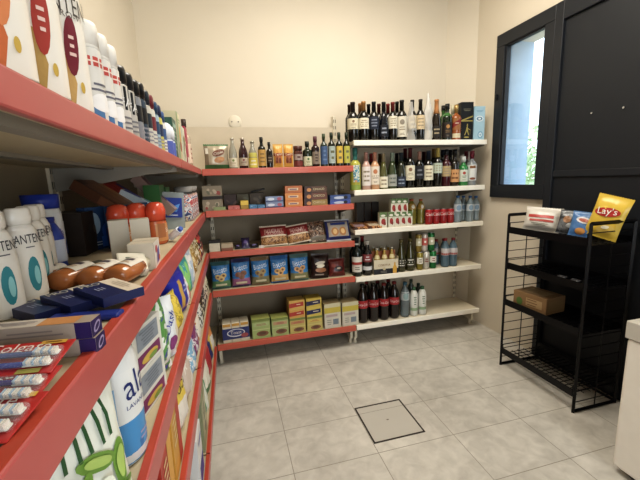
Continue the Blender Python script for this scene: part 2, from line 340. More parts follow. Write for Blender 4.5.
def bottle(name, label, cat, loc, kind, R, H, body, cap, capf, labels=(), rz=0, group=None, capname='cap', sx=1, sy=1, seg=20, rot=None, deco=None, lname='paper_label', neck=None):
    """capf: height fraction where the cap or foil starts; labels: (z0, z1, arc degrees, material, decorate(B, map, u half-width, z0, z1))"""
    P = PROF[kind]; t = thing(name, label, cat, loc, rz, group, rot)
    low = [(r*R, z*H) for r, z in P if z <= capf+1e-6]; rc = prof_rad(P, capf)*R
    if abs(low[-1][1]-capf*H) > 1e-5: low.append((rc, capf*H))
    low.append((0, capf*H)); B().lathe(low, body, seg, sx, sy).obj('bottle_body' if kind not in ('can', 'jar', 'spray') else 'body', t)
    if capf < .999:
        hi = [(0, capf*H+.0003), (rc+.0007, capf*H+.0003)]+[((r*R+.0007) if r else 0, z*H+(.0006 if z == 1 else 0)) for r, z in P if z > capf+1e-6]
        B().lathe(hi, cap, 16, sx, sy).obj(capname, t)
    def mp(u, v, off):
        a = u/R; r = prof_rad(P, v/H)*R+off; return (r*sx*math.sin(a), -r*sy*math.cos(a), v)
    for L in labels:
        z0, z1, arc, m, dec = L; w = R*math.radians(arc)/2; b = B(); b.rect(mp, -w, z0*H, w, z1*H, m, .0009, nu=12, nv=3)
        if dec: b.T = Matrix(); dec(b, mp, w, z0*H, z1*H)
        b.obj(lname, t)
    if deco: deco(t, mp)
    return t
def d_lines(ink='5a4a3c', n=3, off=.0016):
    return lambda b, mp, w, z0, z1: b.lines(mp, 0, (z0+z1)/2, w*.9, (z1-z0)*.7, n, M(ink, .6), off)
def d_crest(ink='6b3a2c', c2='2c2620'):
    def f(b, mp, w, z0, z1):
        h = z1-z0; b.ell(mp, 0, z0+h*.72, h*.12, h*.13, M(ink, .6), .0016); b.lines(mp, 0, z0+h*.42, w*.9, h*.22, 2, M(c2, .6), .0016); b.lines(mp, 0, z0+h*.14, w*.6, h*.12, 2, M('8c8272', .6), .0016)
    return f
def d_text(s, ink, wf=1.5, cv=.5, rot=0, extra=None):
    def f(b, mp, w, z0, z1):
        b.text(mp, s, 0, z0+(z1-z0)*cv, w*wf, M(ink, .5), .0018, rot)
        if extra: extra(b, mp, w, z0, z1)
    return f

def carton(name, label, cat, loc, w, d, h, m, front=None, top=None, side=None, rz=0, group=None, dec=None, rot=None, flap=True, bev=0):
    """a closed carton: centred on x, front face at y=-d/2"""
    b = B(); b.box(-w/2, w/2, -d/2, d/2, 0, h, m, bev, front, top, side)
    if flap:
        k = M('8b7f6d', .7)
        b.box(-w/2+.001, w/2-.001, -.0004, .0004, h, h+.0003, k)
    if dec: dec(b, flat(-d/2), w, h, d)
    o = b.obj(name); return tag(o, label, cat, loc, rz, group, rot)

def pack(name, label, cat, loc, w, h, t, m, rz=0, group=None, dec=None, rot=None, seal=None, matf=None, crimp=.07, sag=0, back=None, lie=False):
    """a sealed film bag standing on its bottom seal, front looking -Y"""
    b = B(); ph = random.uniform(0, 6); seal = seal or m
    def surf(u, v, sg, off=0):           # u,v in metres from centre-bottom
        a = max(-1, min(1, 2*u/w)); c = max(-1, min(1, 2*(v/h-.5)))
        if abs(c) > 1-2*crimp: bul = 0
        else: cc = c/(1-2*crimp); bul = (1-abs(a)**2.6)**.55*(1-abs(cc)**3.2)**.6*(1+.18*(-cc))
        wr = .0025*math.sin(9*a+5*c+ph)*math.sin(7*c-4*a+ph*2)*(1 if bul else 0)
        return (u*(1-.06*(1-c*c)*abs(a)), sg*(t/2*bul+wr*(bul > .05)+.0006+off)+sag*v*v, v)
    mf = matf or (lambda a, c: m)
    def colr(a, c): return seal if (c < crimp or c > 1-crimp) else mf(a, c)
    nu, nv = 12, 16
    b.grid(lambda a, c: surf((a-.5)*w, c*h, -1), nu, nv, colr)
    b.grid(lambda a, c: surf((.5-a)*w, c*h, 1), nu, nv, (lambda a, c: seal if (c < crimp or c > 1-crimp) else (back or mf(1-a, c))))
    mp = lambda u, v, off: surf(u, v, -1, off+.001)
    if dec: dec(b, mp, w, h)
    # serrated seal edges
    for zz, s in ((0, 1), (h, 1)):
        n = 14
        for k in range(n):
            x0 = -w/2+k*w/n
            if zz: b.add([(x0, sag*h*h, h), (x0+w/n, sag*h*h, h), (x0+w/n/2, sag*h*h, h+.003)], [(0, 1, 2)], seal)
    o = b.obj(name); return tag(o, label, cat, loc, rz, group, rot)

BX = lambda pl, pr, pt, Y, z: (lambda a, c, d: ((a.x+c.x)/2, c.x-a.x, d.z-z))(on_y(pl, pt, Y), on_y(pr, pt, Y), on_y((pl+pr)/2, pt, Y))

GOODS = .82

# ------------------------------------------------------------------ white unit, top shelf: wine and spirits
DG = M('16150f', .12, coat=.5); DGR = M('241a12', .12, coat=.5); NAVY = M('1b2030', .4); CREAM = M('e0d6b8', .7)
def wine(pl, pr, pt, dy, z, kind, body, foil, lab, l0, l1, dec, label, group, capf=.77, sx=1, arc=205):
    Yc = YS+.03+dy
    X, w, h = BX(pl, pr, pt, Yc, z)
    return bottle('wine_bottle', label, 'bottle', (X, Yc+w/2, z+.001), kind, w/2*1.0, h, body, M(foil, .35, metal=.2), capf, [(l0, l1, arc, M(lab, .7), dec)] if lab else [], -math.atan2(X, YS)*.7, group, 'neck_foil')
Z = WZ[4]; G = 'wine bottles on the top white shelf'
def dl(ink='9a8c74', n=3): return d_lines(ink, n)
def dc(ink='8a6a50', c2='8a7c66'): return d_crest(ink, c2)
T = ' of the white unit'
wine(349.2, 359.8, 101.3, 0, Z, 'bordeaux', DG, '2b1a18', 'e2d7b6', .31, .70-.12, dc(), 'dark-foiled wine bottle with cream label, first in front on the top white shelf', G)
wine(346.6, 355, 104, .10, Z, 'bordeaux', DG, '3a1f1c', None, 0, 0, None, 'dark wine bottle at the far left end of the top white shelf, second row', G)
wine(360.4, 370.4, 100.6, 0, Z, 'bordeaux', DG, 'b07a35', 'e6dcc0', .31, .58, dl(n=4), 'wine bottle with amber foil and cream label, front row of the top white shelf', G)
wine(357.4, 365.4, 102.8, .11, Z, 'bordeaux', DG, 'a8743a', None, 0, 0, None, 'wine bottle with amber foil, behind the gap between the first two cream label bottles', G)
wine(371, 380.4, 101, 0, Z, 'bordeaux', DG, '1a1c22', '232a3c', .30, .62, dl('7e8698', 3), 'wine bottle with navy label and black foil, front of the top white shelf', G)
wine(366.2, 374.2, 103.6, .11, Z, 'bordeaux', DG, '1d1a1a', None, 0, 0, None, 'black-foiled wine bottle peeking out behind the navy label bottle', G)
wine(381.2, 390.2, 101.3, 0, Z, 'hock', M('121620', .15, coat=.4), '17181c', '1c202b', .12, .42, dl('9097a6', 2), 'slope-shouldered dark bottle with black label, fourth in front on the top white shelf', G)
wine(376.6, 384.6, 103.2, .11, Z, 'bordeaux', DG, '5b2820', None, 0, 0, None, 'wine bottle with brown-red foil behind the slope-shouldered black label bottle, to its left', G)
wine(390.5, 399.3, 101.4, 0, Z, 'bordeaux', DG, '7e2422', 'ded6bd', .32, .64, dl(n=4), 'wine bottle with red foil and cream label, fifth in front on the top white shelf', G)
wine(385.8, 393.8, 103.2, .11, Z, 'bordeaux', DG, '8a2a28', None, 0, 0, None, 'red-foiled wine bottle in the second row, behind the bottle with red foil and cream label', G)
wine(395, 403, 101, .11, Z, 'bordeaux', DG, '20231f', None, 0, 0, None, 'dark green-foiled wine bottle, second row, between red-foiled bottle and tall pale label bottle', G)
wine(399.5, 409, 99.3, 0, Z, 'bordeaux', DG, '1d1a18', 'd8d0bc', .10, .60, dc('8a8070'), 'wine bottle with tall pale label reaching its base, on the top white shelf', G)
wine(410.6, 418.6, 99.3, 0, Z, 'bordeaux', DG, '252320', 'd9c8a2', .30, .62, dl(n=2), 'wine bottle with beige label inside a hanging white net sleeve, seventh in front', G)
wine(418.9, 427, 98.7, 0, Z, 'bordeaux', DG, '2a2019', 'd7bf95', .28, .62, dl(n=3), 'wine bottle with tan label between two white sleeves on the top white shelf', G)
wine(428, 434.6, 108, 0.01, Z, 'hock', DG, 'd8d4c6', 'e0d4b2', .1, .32, dl(n=2), 'slim bottle with pale neck wrapped in white net, left of the amber foil bottle', G)
wine(435.2, 444, 98.7, 0, Z, 'hock', DGR, 'c08040', '2a2420', .1, .36, dl('a09070', 2), 'dark bottle with long bright amber foil neck on the top white shelf', G, capf=.66)
wine(442.2, 450, 105, .11, Z, 'spirit', M('3f7030', .2), '1a1c18', None, 0, 0, None, 'green glass bottle with black cap in the second row, left of the green-shouldered bottle', G, capf=.86)
X, w, h = BX(446, 455, 103.1, YS+.03, Z)
bottle('liqueur_bottle', 'dark square bottle with green shoulders and black cap, left of the amber whisky', 'bottle', (X, YS+.03+w/2, Z+.001), 'square', w/2, h, M('1c2a16', .15, coat=.4), M('14140f', .4), .865,
       [(.08, .5, 150, M('2a201a', .6), d_crest('b4803a', '8a6a3a')), (.66, .76, 180, M('3d7a34', .4), None)], -.35, G)
X, w, h = BX(455.3, 464, 104, YS+.03, Z)
def jw(b, mp, w, z0, z1):
    b.poly(mp, [(-w, z0+(z1-z0)*.15), (w, z0+(z1-z0)*.62), (w, z1), (-w, z0+(z1-z0)*.55)], M('8c1f1c', .5), .0018); b.lines(mp, 0, z0+(z1-z0)*.57, w, (z1-z0)*.15, 1, M('e9dcc0', .6), .0028)
bottle('whisky_bottle', 'amber whisky bottle with slanted red label and gold cap beside the black box', 'bottle', (X, YS+.03+w/2, Z+.001), 'square', w/2, h, M('a0551c', .12, coat=.5), M('c7a460', .3, metal=.6), .77,
       [(.3, .62, 110, M('a2682c', .4), jw), (.08, .2, 100, M('d9cba6', .6), None)], -.4, G)
X, w, h = BX(452, 458.5, 104.5, YS+.14, Z)
bottle('whisky_bottle', 'pale-capped clear bottle peeking out behind the amber whisky', 'bottle', (X, YS+.17, Z+.001), 'spirit', w/2, h, M('8f7a4a', .15), M('d7cfae', .4), .76, (), 0, G)
X, w, h = BX(463.5, 476, 101.7, YS+.025, Z)
def jbox(b, mp, w, h, d):
    g = M('c8b45a', .3, metal=.5); b.rect(mp, -w/2, h*.5, w/2, h*.53, g, .0012); b.T = Matrix()
    b.poly(mp, [(-w/2, h*.50), (w/2, h*.62), (w/2, h*.655), (-w/2, h*.535)], g, .0018)
    # striding figure in top hat with cane
    for P in ([(.00, .40), (.05, .40), (.05, .44), (.0, .44)], [(-.02, .395), (.07, .395), (.07, .403), (-.02, .403)], [(.0, .36), (.05, .36), (.045, .395), (.005, .395)], [(-.06, .24), (.08, .24), (.05, .36), (-.01, .36)],
              [(-.06, .24), (.0, .24), (-.08, .14), (-.13, .14)], [(.02, .24), (.08, .24), (.13, .14), (.09, .14)], [(.05, .33), (.07, .30), (.19, .27), (.19, .285)], [(.18, .28), (.19, .28), (.17, .14), (.16, .14)]):
        b.poly(mp, [(u*w*1.6, v*h) for u, v in P], g, .0016)
    b.lines(mp, 0, h*.8, w*.7, h*.08, 2, M('7d7862', .5), .0016); b.ell(mp, 0, h*.09, w*.22, h*.02, g, .0016)
carton('gift_box', 'tall black whisky box with gold slanted stripe on the top white shelf', 'box', (X, YS+.03+w/2, Z+.001), w*.88, w*.82, h, M('17181b', .4), rz=-.16, dec=jbox)
X, w, h = BX(476.3, 487.6, 106, YS+.025, Z)
def bbox(b, mp, w, h, d):
    b.ell(mp, 0, h*.64, w*.36, h*.085, M('e8f2f4', .4), .0012); b.ell(mp, 0, h*.64, w*.27, h*.055, M('5f8fae', .4), .0018); b.ell(mp, 0, h*.64, w*.13, h*.03, M('e8f2f4', .4), .0024)
    for r, c in ((.24, '7fb0cc'), (.15, 'dcebf0'), (.07, '7fb0cc')): b.ell(mp, w*.12, h*.17, w*r, h*r*.45, M(c, .4), .0012+(.3-r)*.006)
    b.lines(mp, 0, h*.86, w*.7, h*.06, 2, M('7aa3bd', .5), .0014)
carton('gift_box', 'tall pale blue gin box with round emblem, right end of the top white shelf', 'box', (X, YS+.03+w/2, Z+.001), w*.88, w*.82, h, M('a9cfdf', .35), rz=-.16, dec=bbox)
# white foam net sleeves hanging over two bottles
def sleeve(pl, pr, pt, label, Yc, pb=138, tw=0):
    X, w, h = BX(pl, pr, pt, Yc, Z); b = B(); m = M('e6e2da', .6, var=.1, alpha=.42 if tw == 0 else .6)
    n = 18; L = 16
    def fn(a, c):
        an = 2*pi*a*.80-.8*pi-pi/2+.35; r = w/2*(1.02+.09*math.sin(an*5+c*14)+.05*math.sin(c*23))*(1 if c < .6 else max(.42 if tw == 0 else .2, 1-(c-.6)*2.2)); return (r*math.cos(an)*1.0+tw*math.sin(c*3)*.01, r*math.sin(an)*.9, c*h)
    b.grid(fn, n, L, m); o = b.obj('net_sleeve'); tag(o, label, 'sleeve', (X, Yc+w/2, Z+.001), .9, 'white net sleeves pulled over wine bottles')
sleeve(409, 419.6, 101, 'white net sleeve bunched open around the seventh wine bottle', YS+.024)
sleeve(426.6, 435.4, 92, 'tall twisted white net sleeve standing up beside the amber foil bottle', YS+.026, tw=.5)

# ------------------------------------------------------------------ white unit, second shelf
Z = WZ[3]; G = 'bottles on the second white shelf'
X, w, h = BX(352, 362.5, 147.6, YS+.02, Z)
bottle('liqueur_bottle', 'yellow-green bottle with big teal cap at the left end of the second white shelf', 'bottle', (X, YS+.03+w/2, Z+.001), 'spirit', w/2, h, M('b8b431', .15, coat=.4), M('2a7a72', .5), .72,
       [(.2, .6, 70, art(['e0903a', '3f93ad', 'e6e2c8', 'c8402c'], 40, .5), None), (.02, .14, 200, M('8aa03a', .4), None)], -.1, G)
wine(363.4, 372, 152, 0, Z, 'bordeaux', M('c9a294', .1, coat=.4), 'b98a80', 'e6dcd6', .12, .62, dl(n=3), 'rose wine bottle with whitish label and pink foil on the second white shelf', G)
wine(372.3, 381, 152, 0, Z, 'bordeaux', M('cf9f74', .1, coat=.4), 'cf9076', 'e9ddc8', .14, .62, dc('c47a4a'), 'rose wine bottle with salmon foil and cream label, right of the whitish label one', G)
wine(368.5, 376.5, 153.5, .11, Z, 'bordeaux', DGR, '9c2f34', None, 0, 0, None, 'red-foiled bottle in the second row behind the two rose wines', G)
wine(381.2, 389.4, 153.5, 0, Z, 'hock', M('5a5a2a', .12, coat=.5), '9a8c6a', 'e6dfc6', .05, .36, dl(n=2), 'slope-shouldered olive bottle with cream label low on its body', G)
wine(377.8, 385.6, 153.5, .11, Z, 'hock', M('5a4a2a', .12, coat=.5), '5a4424', None, 0, 0, None, 'brown-necked bottle in the second row, behind the slope-shouldered olive bottle', G)
wine(390, 398.6, 152.5, 0, Z, 'hock', M('3e4a2c', .12, coat=.5), '8a9a88', 'a3a69c', .08, .40, dl('6a6e68', 2), 'slope-shouldered bottle with grey-green foil and grey label', G)
wine(399, 407.8, 152.5, 0, Z, 'hock', M('2c3020', .12, coat=.5), '243038', '2a3548', .06, .34, dl('8a96a8', 2), 'slope-shouldered dark bottle with navy label low on its body', G)
wine(394.8, 402.6, 153.2, .11, Z, 'hock', M('22281c', .12), '14181c', None, 0, 0, None, 'black-necked bottle in the second row, left behind the navy label bottle', G)
wine(408.2, 417, 147.8, 0, Z, 'bordeaux', DG, '56191c', 'e7dfc2', .20, .57, dc(), 'red wine bottle with maroon foil and cream label on the second white shelf', G)
wine(403.4, 411.4, 148.5, .11, Z, 'bordeaux', DG, '641c20', None, 0, 0, None, 'maroon-foiled bottle in the second row, behind the cream label bottle with maroon foil', G)
wine(417.6, 426.2, 151.3, 0, Z, 'bordeaux', DG, 'b08472', '22242a', .25, .6, dl('70747c', 2), 'dark label wine bottle with salmon foil on the second white shelf', G)
wine(422.4, 430, 151.5, .11, Z, 'bordeaux', DG, '4a1a1e', None, 0, 0, None, 'dark red-foiled bottle in the second row, right behind the dark label salmon foil one', G)
wine(426.8, 435.8, 150.5, 0, Z, 'bordeaux', DG, '222a3c', 'e6ddbe', .20, .60, dl(n=3), 'wine bottle with navy foil and large cream label on the second white shelf', G)
wine(436.5, 444.8, 147.8, 0, Z, 'bordeaux', DG, 'c9b254', 'b9c4b0', .36, .62, dl(n=3), 'wine bottle with yellow foil and pale green label', G)
wine(432.4, 440, 148.6, .11, Z, 'bordeaux', DG, '9a7a3a', None, 0, 0, None, 'gold-foiled bottle in the second row, left of the yellow foil bottle', G)
wine(445.2, 453.6, 149.3, 0, Z, 'spirit', M('4a1820', .12, coat=.4), '1b1d24', 'b9a06e', .28, .56, dl(n=3), 'dark red spirit bottle with black cap and tan label', G, capf=.86)
wine(441.6, 448.6, 149.8, .11, Z, 'spirit', DG, '1c2030', None, 0, 0, None, 'black-capped bottle in the second row, left behind the dark red spirit bottle', G, capf=.86)
wine(453.8, 462.2, 149.3, 0, Z, 'spirit', M('241e14', .12, coat=.4), '16181a', 'd39a5c', .12, .46, dl('7a4a24', 2), 'dark bottle with black cap and orange-tan label beside the green bottle', G, capf=.86)
wine(449.4, 456.8, 149.8, .11, Z, 'spirit', DG, '1a1c22', None, 0, 0, None, 'black-capped bottle in the second row, left behind the orange-tan label bottle', G, capf=.86)
X, w, h = BX(462.6, 471, 156.3, YS+.03, Z)
bottle('gin_bottle', 'round-shouldered green bottle with white cap and white label on the second white shelf', 'bottle', (X, YS+.03+w/2, Z+.001), 'spirit', w/2, h, M('2f8a44', .1, coat=.6), M('dfe2da', .4), .8, [(.15, .55, 140, M('d6dccb', .6), d_crest('b03a2c', '3a5a3a'))], -.4, G)
X, w, h = BX(471.3, 479.8, 150.6, YS+.03, Z)
CLEAR = M('c4ccd0', .05, trans=.55, coat=.5)
bottle('vodka_bottle', 'clear vodka bottle with maroon cap, front right end of the second white shelf', 'bottle', (X, YS+.03+w/2, Z+.001), 'spirit', w/2, h, CLEAR, M('7a1f34', .35), .77, [(.15, .6, 130, M('dcdcd6', .6), lambda b, mp, w, z0, z1: (b.rect(mp, -w*.5, z0+(z1-z0)*.78, w*.5, z1-(z1-z0)*.06, M('8a5a2c', .5), .0016), b.ell(mp, 0, z0+(z1-z0)*.12, w*.5, (z1-z0)*.08, M('8a4a30', .5), .0016)))], -.4, G)
X, w, h = BX(465.8, 473.4, 151, YS+.14, Z)
bottle('vodka_bottle', 'maroon-capped clear bottle in the second row between the green and the vodka bottle', 'bottle', (X, YS+.18, Z+.001), 'spirit', w/2, h, CLEAR, M('7a1f34', .35), .77, (), 0, G)

# ------------------------------------------------------------------ white unit, third shelf
Z = WZ[2]; G = 'juice cartons stacked on the third white shelf'
def tetra(pl, pr, pt, z, label):
    X, w, h = BX(pl, pr, pt, YS+.03, z)
    def dec(b, mp, w, h, d):
        b.rect(mp, -w/2, h*.70, w/2, h, M('5f7c45', .5), .0006, nu=1, nv=1); b.ell(mp, 0, h*.42, w*.30, h*.2, M('a8302a', .5), .0012); b.ell(mp, w*.18, h*.3, w*.15, h*.12, M('8a2a22', .5), .0018)
        b.ell(mp, -w*.05, h*.80, w*.32, h*.07, M('e8e6d4', .5), .0014); b.poly(mp, [(w*.05, h*.55), (w*.3, h*.68), (w*.1, h*.62)], M('4f8a3c', .5), .002)
    carton('juice_carton', label, 'carton', (X, YS+.03+.02, z+.0005), w*.95, .04, h, M('ded8c4', .5), rz=-.08, top=M('6c8a50', .5), group=G, dec=dec)
names = ['first from the left', 'second from the left', 'third from the left', 'fourth from the left', 'right-hand end']
xs = [(379.8, 387.4), (388.6, 394.6), (394.7, 400.6), (400.7, 406.6), (406.7, 412.6)]
for (a, c), n in zip(xs, names): tetra(a, c, 212.6+(0 if a < 388 else -.4)-(a-380)*.02, Z, 'small green and white fruit juice carton in the bottom layer, '+n)
hh = .096
for (a, c), n in zip([(391.2, 396.8), (396.9, 402.5), (402.6, 408.2)], ['left', 'middle', 'right']):
    X, w, h = BX(a, c, 198.6, YS+.03, Z+.098); tetra(a, c, 198.6-(a-391)*.03, Z+.098, 'small green and white fruit juice carton in the top layer, '+n+' one of three')
def drink(name, pl, pr, pt, dy, z, kind, body, cap, capf, labs, label, group, cat='bottle', rz=-.3, **k):
    X, w, h = BX(pl, pr, pt, YS+.028+dy, z)
    return bottle(name, label, cat, (X, YS+.028+dy+w/2, z+.001), kind, w/2*.98, h, body, cap, capf, labs, rz, group, **k)
JUI = M('7d7422', .12, coat=.5)
for (a, c), n in zip([(409.4, 418.8), (419.2, 426.8)], ['left', 'right']):
    drink('juice_bottle', a, c, 199.3, .06, Z, 'water', JUI, M('b8622a', .4), .92, [(.60, .82, 120, M('b08a2c', .5), lambda b, mp, w, z0, z1: b.ell(mp, w*.2, (z0+z1)/2, w*.35, (z1-z0)*.35, M('e8e0cc', .5), .002))], 'olive-yellow soft drink bottle with orange cap on the third white shelf, %s of the pair' % n, 'olive-yellow soft drink bottles')
def cola(b, mp, w, z0, z1): b.text(mp, 'Cola', 0, z0+(z1-z0)*.72, w*1.5, M('f0e6dc', .5), .0018)
for k, n in enumerate(['next to the olive-yellow bottle', 'second from the olive-yellow bottle', 'third from the olive-yellow bottle', 'next to the water bottles']):
    drink('soda_can', 427.6+k*7.2, 434.4+k*7.2, 209.5-k*.35, 0, Z, 'can', M('b11c22', .25, metal=.3), M('c8c8c8', .3, metal=.9), .97, [(.55, .8, 150, M('b11c22', .3), lambda b, mp, w, z0, z1: b.text(mp, 'Cola', 0, (z0+z1)/2, w*1.6, M('f0e6dc', .5), .0018)), (.2, .5, 40, M('8e1418', .3), None)], 'red soda can on the third white shelf, '+n, 'red soda cans', 'can', capname='can_lid')
WAT = M('a9bcc4', .06, trans=.5, coat=.4)
def wlabel(c): return lambda b, mp, w, z0, z1: b.ell(mp, 0, (z0+z1)/2, w*.45, (z1-z0)*.4, M(c, .5), .0018)
for k, (a, c, dy, n) in enumerate([(457, 464.2, 0, 'front left'), (462.6, 469.4, .07, 'second, set back'), (469.6, 476.2, 0, 'third, in front'), (475.4, 482, .03, 'right-hand end')]):
    drink('water_bottle', a, c, 195.8+k*.1, dy, Z, 'water', WAT, M('2f6aa8', .4), .925, [(.42, .68, 150, M('c4ccd0', .5), wlabel('7f9cb4'))], 'clear water bottle with blue cap on the third white shelf, '+n, 'water bottles with blue caps')
# flat packs and dark stand-up boxes at the left end
def cake(b, mp, w, h, d): pass
for k, (px, py, cols, lb) in enumerate([(360, 228, ['6b3a24', 'c98a4a', '3a1d16', '8a6a72'], 'flat brown and plum biscuit pack lying at the left of the third white shelf'), (374.5, 226.5, ['c47a34', 'd99a58', '5a2c18', 'b0602a'], 'flat orange biscuit pack lying beside the brown and plum one')]):
    q = on_y(px, py, YS+.02); b = B().box(-.055, .055, 0, .16, 0, .018, art(cols, 22, .3), .004); b.rect(flat_top(.018), -.04, .02, .04, .09, M('e2cfb0', .5) if k else M('a88a90', .5), .001); tag(b.obj('biscuit_pack'), lb, 'pack', (q.x+.01, YS+.03, Z+.001), -.35, rot=(.14, 0, -.1))
for k in range(3):
    q = on_y(359.5+k*7.4, 228, YS+.24); carton('coffee_pack', 'tall dark pack with orange edges behind the flat biscuit packs, '+['left', 'middle', 'right'][k]+' one of three', 'pack', (q.x, YS+.24, Z+.001), .06, .05, .19, M('6e3a1c', .4), M('1d1714', .3) if k != 3 else None, rz=0, group='dark coffee packs', dec=lambda b, mp, w, h, d: b.rect(mp, -w*.32, h*.06, w*.32, h*.92, M('231b17', .3), .001))

# ------------------------------------------------------------------ white unit, fourth shelf
Z = WZ[1]; G = 'dark aperitif bottles on the fourth white shelf'
def red_lab(b, mp, w, z0, z1):
    h = z1-z0; b.rect(mp, -w*.9, z0+h*.48, w*.9, z0+h*.66, M('a83228', .5), .0018); b.lines(mp, 0, z0+h*.25, w, h*.25, 2, M('6a6258', .5), .0018)
drink('aperitif_bottle', 353.4, 363.5, 238.8, 0, Z, 'bordeaux', M('14201c', .12, coat=.5), M('1a1c20', .4), .88, [(.12, .52, 150, M('ddd8cc', .6), red_lab), (.82, .87, 200, M('c9c9c0', .4), None)], 'dark bottle with white label and red band, left on the fourth white shelf', G)
drink('aperitif_bottle', 364.2, 373.6, 241.5, 0, Z, 'bordeaux', M('161414', .12, coat=.5), M('c9c4ba', .4), .88, [(.40, .62, 150, M('8a3a3c', .6), d_lines('d8d0d0', 2)), (.16, .27, 150, M('d8d8d8', .6), None)], 'dark bottle with red and blue label and pale cap, second on the fourth white shelf', G)
drink('aperitif_bottle', 359.4, 368, 237, .11, Z, 'bordeaux', M('161414', .12, coat=.5), M('8a2424', .4), .86, (), 'red-capped dark bottle behind the first two aperitif bottles', G)
drink('aperitif_bottle', 350.6, 358.6, 240, .11, Z, 'bordeaux', M('12161a', .12, coat=.5), M('16181c', .4), .86, (), 'black-capped dark bottle half hidden at the very left of the fourth white shelf', G)
# six pack of beer in its carrier
p0, p1 = on_y(374.2, 275, YS+.03), on_y(398, 275, YS+.03); w = p1.x-p0.x; X = (p0.x+p1.x)/2
zt = on_y(386, 259.5, YS+.03).z-Z
t = thing('beer_carrier', 'cream and black cardboard six-pack carrier with a yellow bottle picture', 'carrier', (X, YS+.03, Z+.001), -.06)
b = B(); cm = M('d9cdb0', .6)
for a in ((-w/2, w/2, 0, .002, 0, zt), (-w/2, w/2, .128, .13, 0, zt), (-w/2, -w/2+.002, 0, .13, 0, zt*1.15), (w/2-.002, w/2, 0, .13, 0, zt*1.15), (-w/2, w/2, 0, .13, 0, .001)): b.box(*a, cm)
b.box(-w/2, w/2, .064, .066, 0, zt*1.5, M('b0653a', .6))
mp = flat(0); b.rect(mp, -w/2, 0, w/2, zt*.36, M('23242a', .5), .0006, nu=1, nv=1); b.text(mp, 'CORONA', -w*.08, zt*.62, w*.5, M('8a5a24', .5), .0014)
b.poly(mp, [(w*.27, 0), (w*.43, 0), (w*.43, zt*.4), (w*.38, zt*.6), (w*.38, zt*.76), (w*.32, zt*.76), (w*.32, zt*.6), (w*.27, zt*.4)], M('d8a424', .5), .0016); b.ell(mp, w*-.08, zt*.36, w*.06, zt*.1, M('c8b890', .5), .0016); b.lines(mp, -w*.1, zt*.15, w*.4, zt*.18, 2, M('8a8478', .5), .0012)
b.obj('carton_body', t)
for r in range(2):
    for k in range(3):
        x = (k-1)*w*.31
        bottle('beer_bottle', 'clear beer bottle with pale cap in the six-pack carrier, %s of the %s row' % (['left', 'middle', 'right'][k], ['front', 'back'][r]), 'bottle', (X+x, YS+.063+r*.065, Z+.003), 'beer', w*.13, .2, M('a8892e', .1, coat=.5), M('c8c4b4', .3, metal=.5), .95, [(.6, .74, 160, M('d8c890', .5), None)], 0, 'beer bottles in the carrier')
def blab(b, mp, w, z0, z1): b.lines(mp, 0, (z0+z1)/2, w*1.5, (z1-z0)*.8, 3, M('e8e4da', .5), .0018)
OL = M('3c3a12', .1, coat=.6)
for (a, c, pt, dy, lb) in [(399, 407.8, 240.3, 0, 'olive glass bottle with white lettering, left of the pair on the fourth white shelf'), (408.2, 417, 239.5, 0, 'olive glass bottle with white lettering, right of the pair and nearest the cans'), (408.5, 415.5, 232.5, .12, 'dark tall bottle behind the right olive glass bottle')]:
    drink('wine_bottle', a, c, pt, dy, Z, 'hock', OL, M('6a6034', .4), .93, [(.14, .42, 150, M('33300f', .5), blab)] if not dy else [], lb, 'olive glass bottles on the fourth white shelf', capname='neck_foil')
cans = [(418.4, 424.6, 252.6, '9a8a2e', 'gold', 0), (424.8, 431.2, 252, 'd4d0c4', 'white', 0), (431.6, 438.2, 251, '1f7a3c', 'green', 0)]
hc = None
for a, c, pt, colr, nm, k in cans:
    o = drink('drink_can', a, c, pt, 0, Z, 'can', M(colr, .25, metal=.35), M('c8c8c8', .3, metal=.9), .97, [(.35, .7, 120, M('e8e4d4' if nm != 'white' else 'b0a898', .4), d_lines('8a2a24' if nm != 'gold' else '6a5a14', 2))] , nm+' drink can in the lower layer of stacked cans', 'stacked drink cans', 'can', capname='can_lid')
zc = Z+BX(418.4, 424.6, 252.6, YS+.03, Z)[2]+.001
for a, c, pt, colr, nm in [(416.4, 422, 234, '9a8232', 'gold'), (422.2, 428.2, 233.6, 'd8cfc4', 'white'), (429, 435, 232.6, '1f7a3c', 'green')]:
    drink('drink_can', a+1, c+1.4, pt, 0.004, zc+.0005, 'can', M(colr, .25, metal=.35), M('c8c8c8', .3, metal=.9), .97, [(.35, .75, 120, M('c85a50' if nm == 'white' else 'c8c4a4', .4), d_lines('f0eee0', 1))], nm+' drink can in the upper layer of stacked cans', 'stacked drink cans', 'can', capname='can_lid')
WB = M('6f8fa0', .06, trans=.4, coat=.4)
for k, (a, c, pt, dy, n) in enumerate([(444.2, 452, 239, 0, 'front left'), (452.2, 460, 238.6, 0, 'front right'), (435.2, 441.6, 240, .10, 'back left'), (442.8, 449, 239.3, .10, 'back right')]):
    drink('water_bottle', a, c, pt, dy, Z, 'water', WB, M('8e1c26', .4), .92, [(.42, .66, 160, M('ccc6c4', .5), lambda b, mp, w, z0, z1: b.rect(mp, -w, z0+(z1-z0)*.05, w, z0+(z1-z0)*.32, M('b05048', .5), .0018))], 'bluish water bottle with red cap on the fourth white shelf, '+n, 'bluish water bottles with red caps')

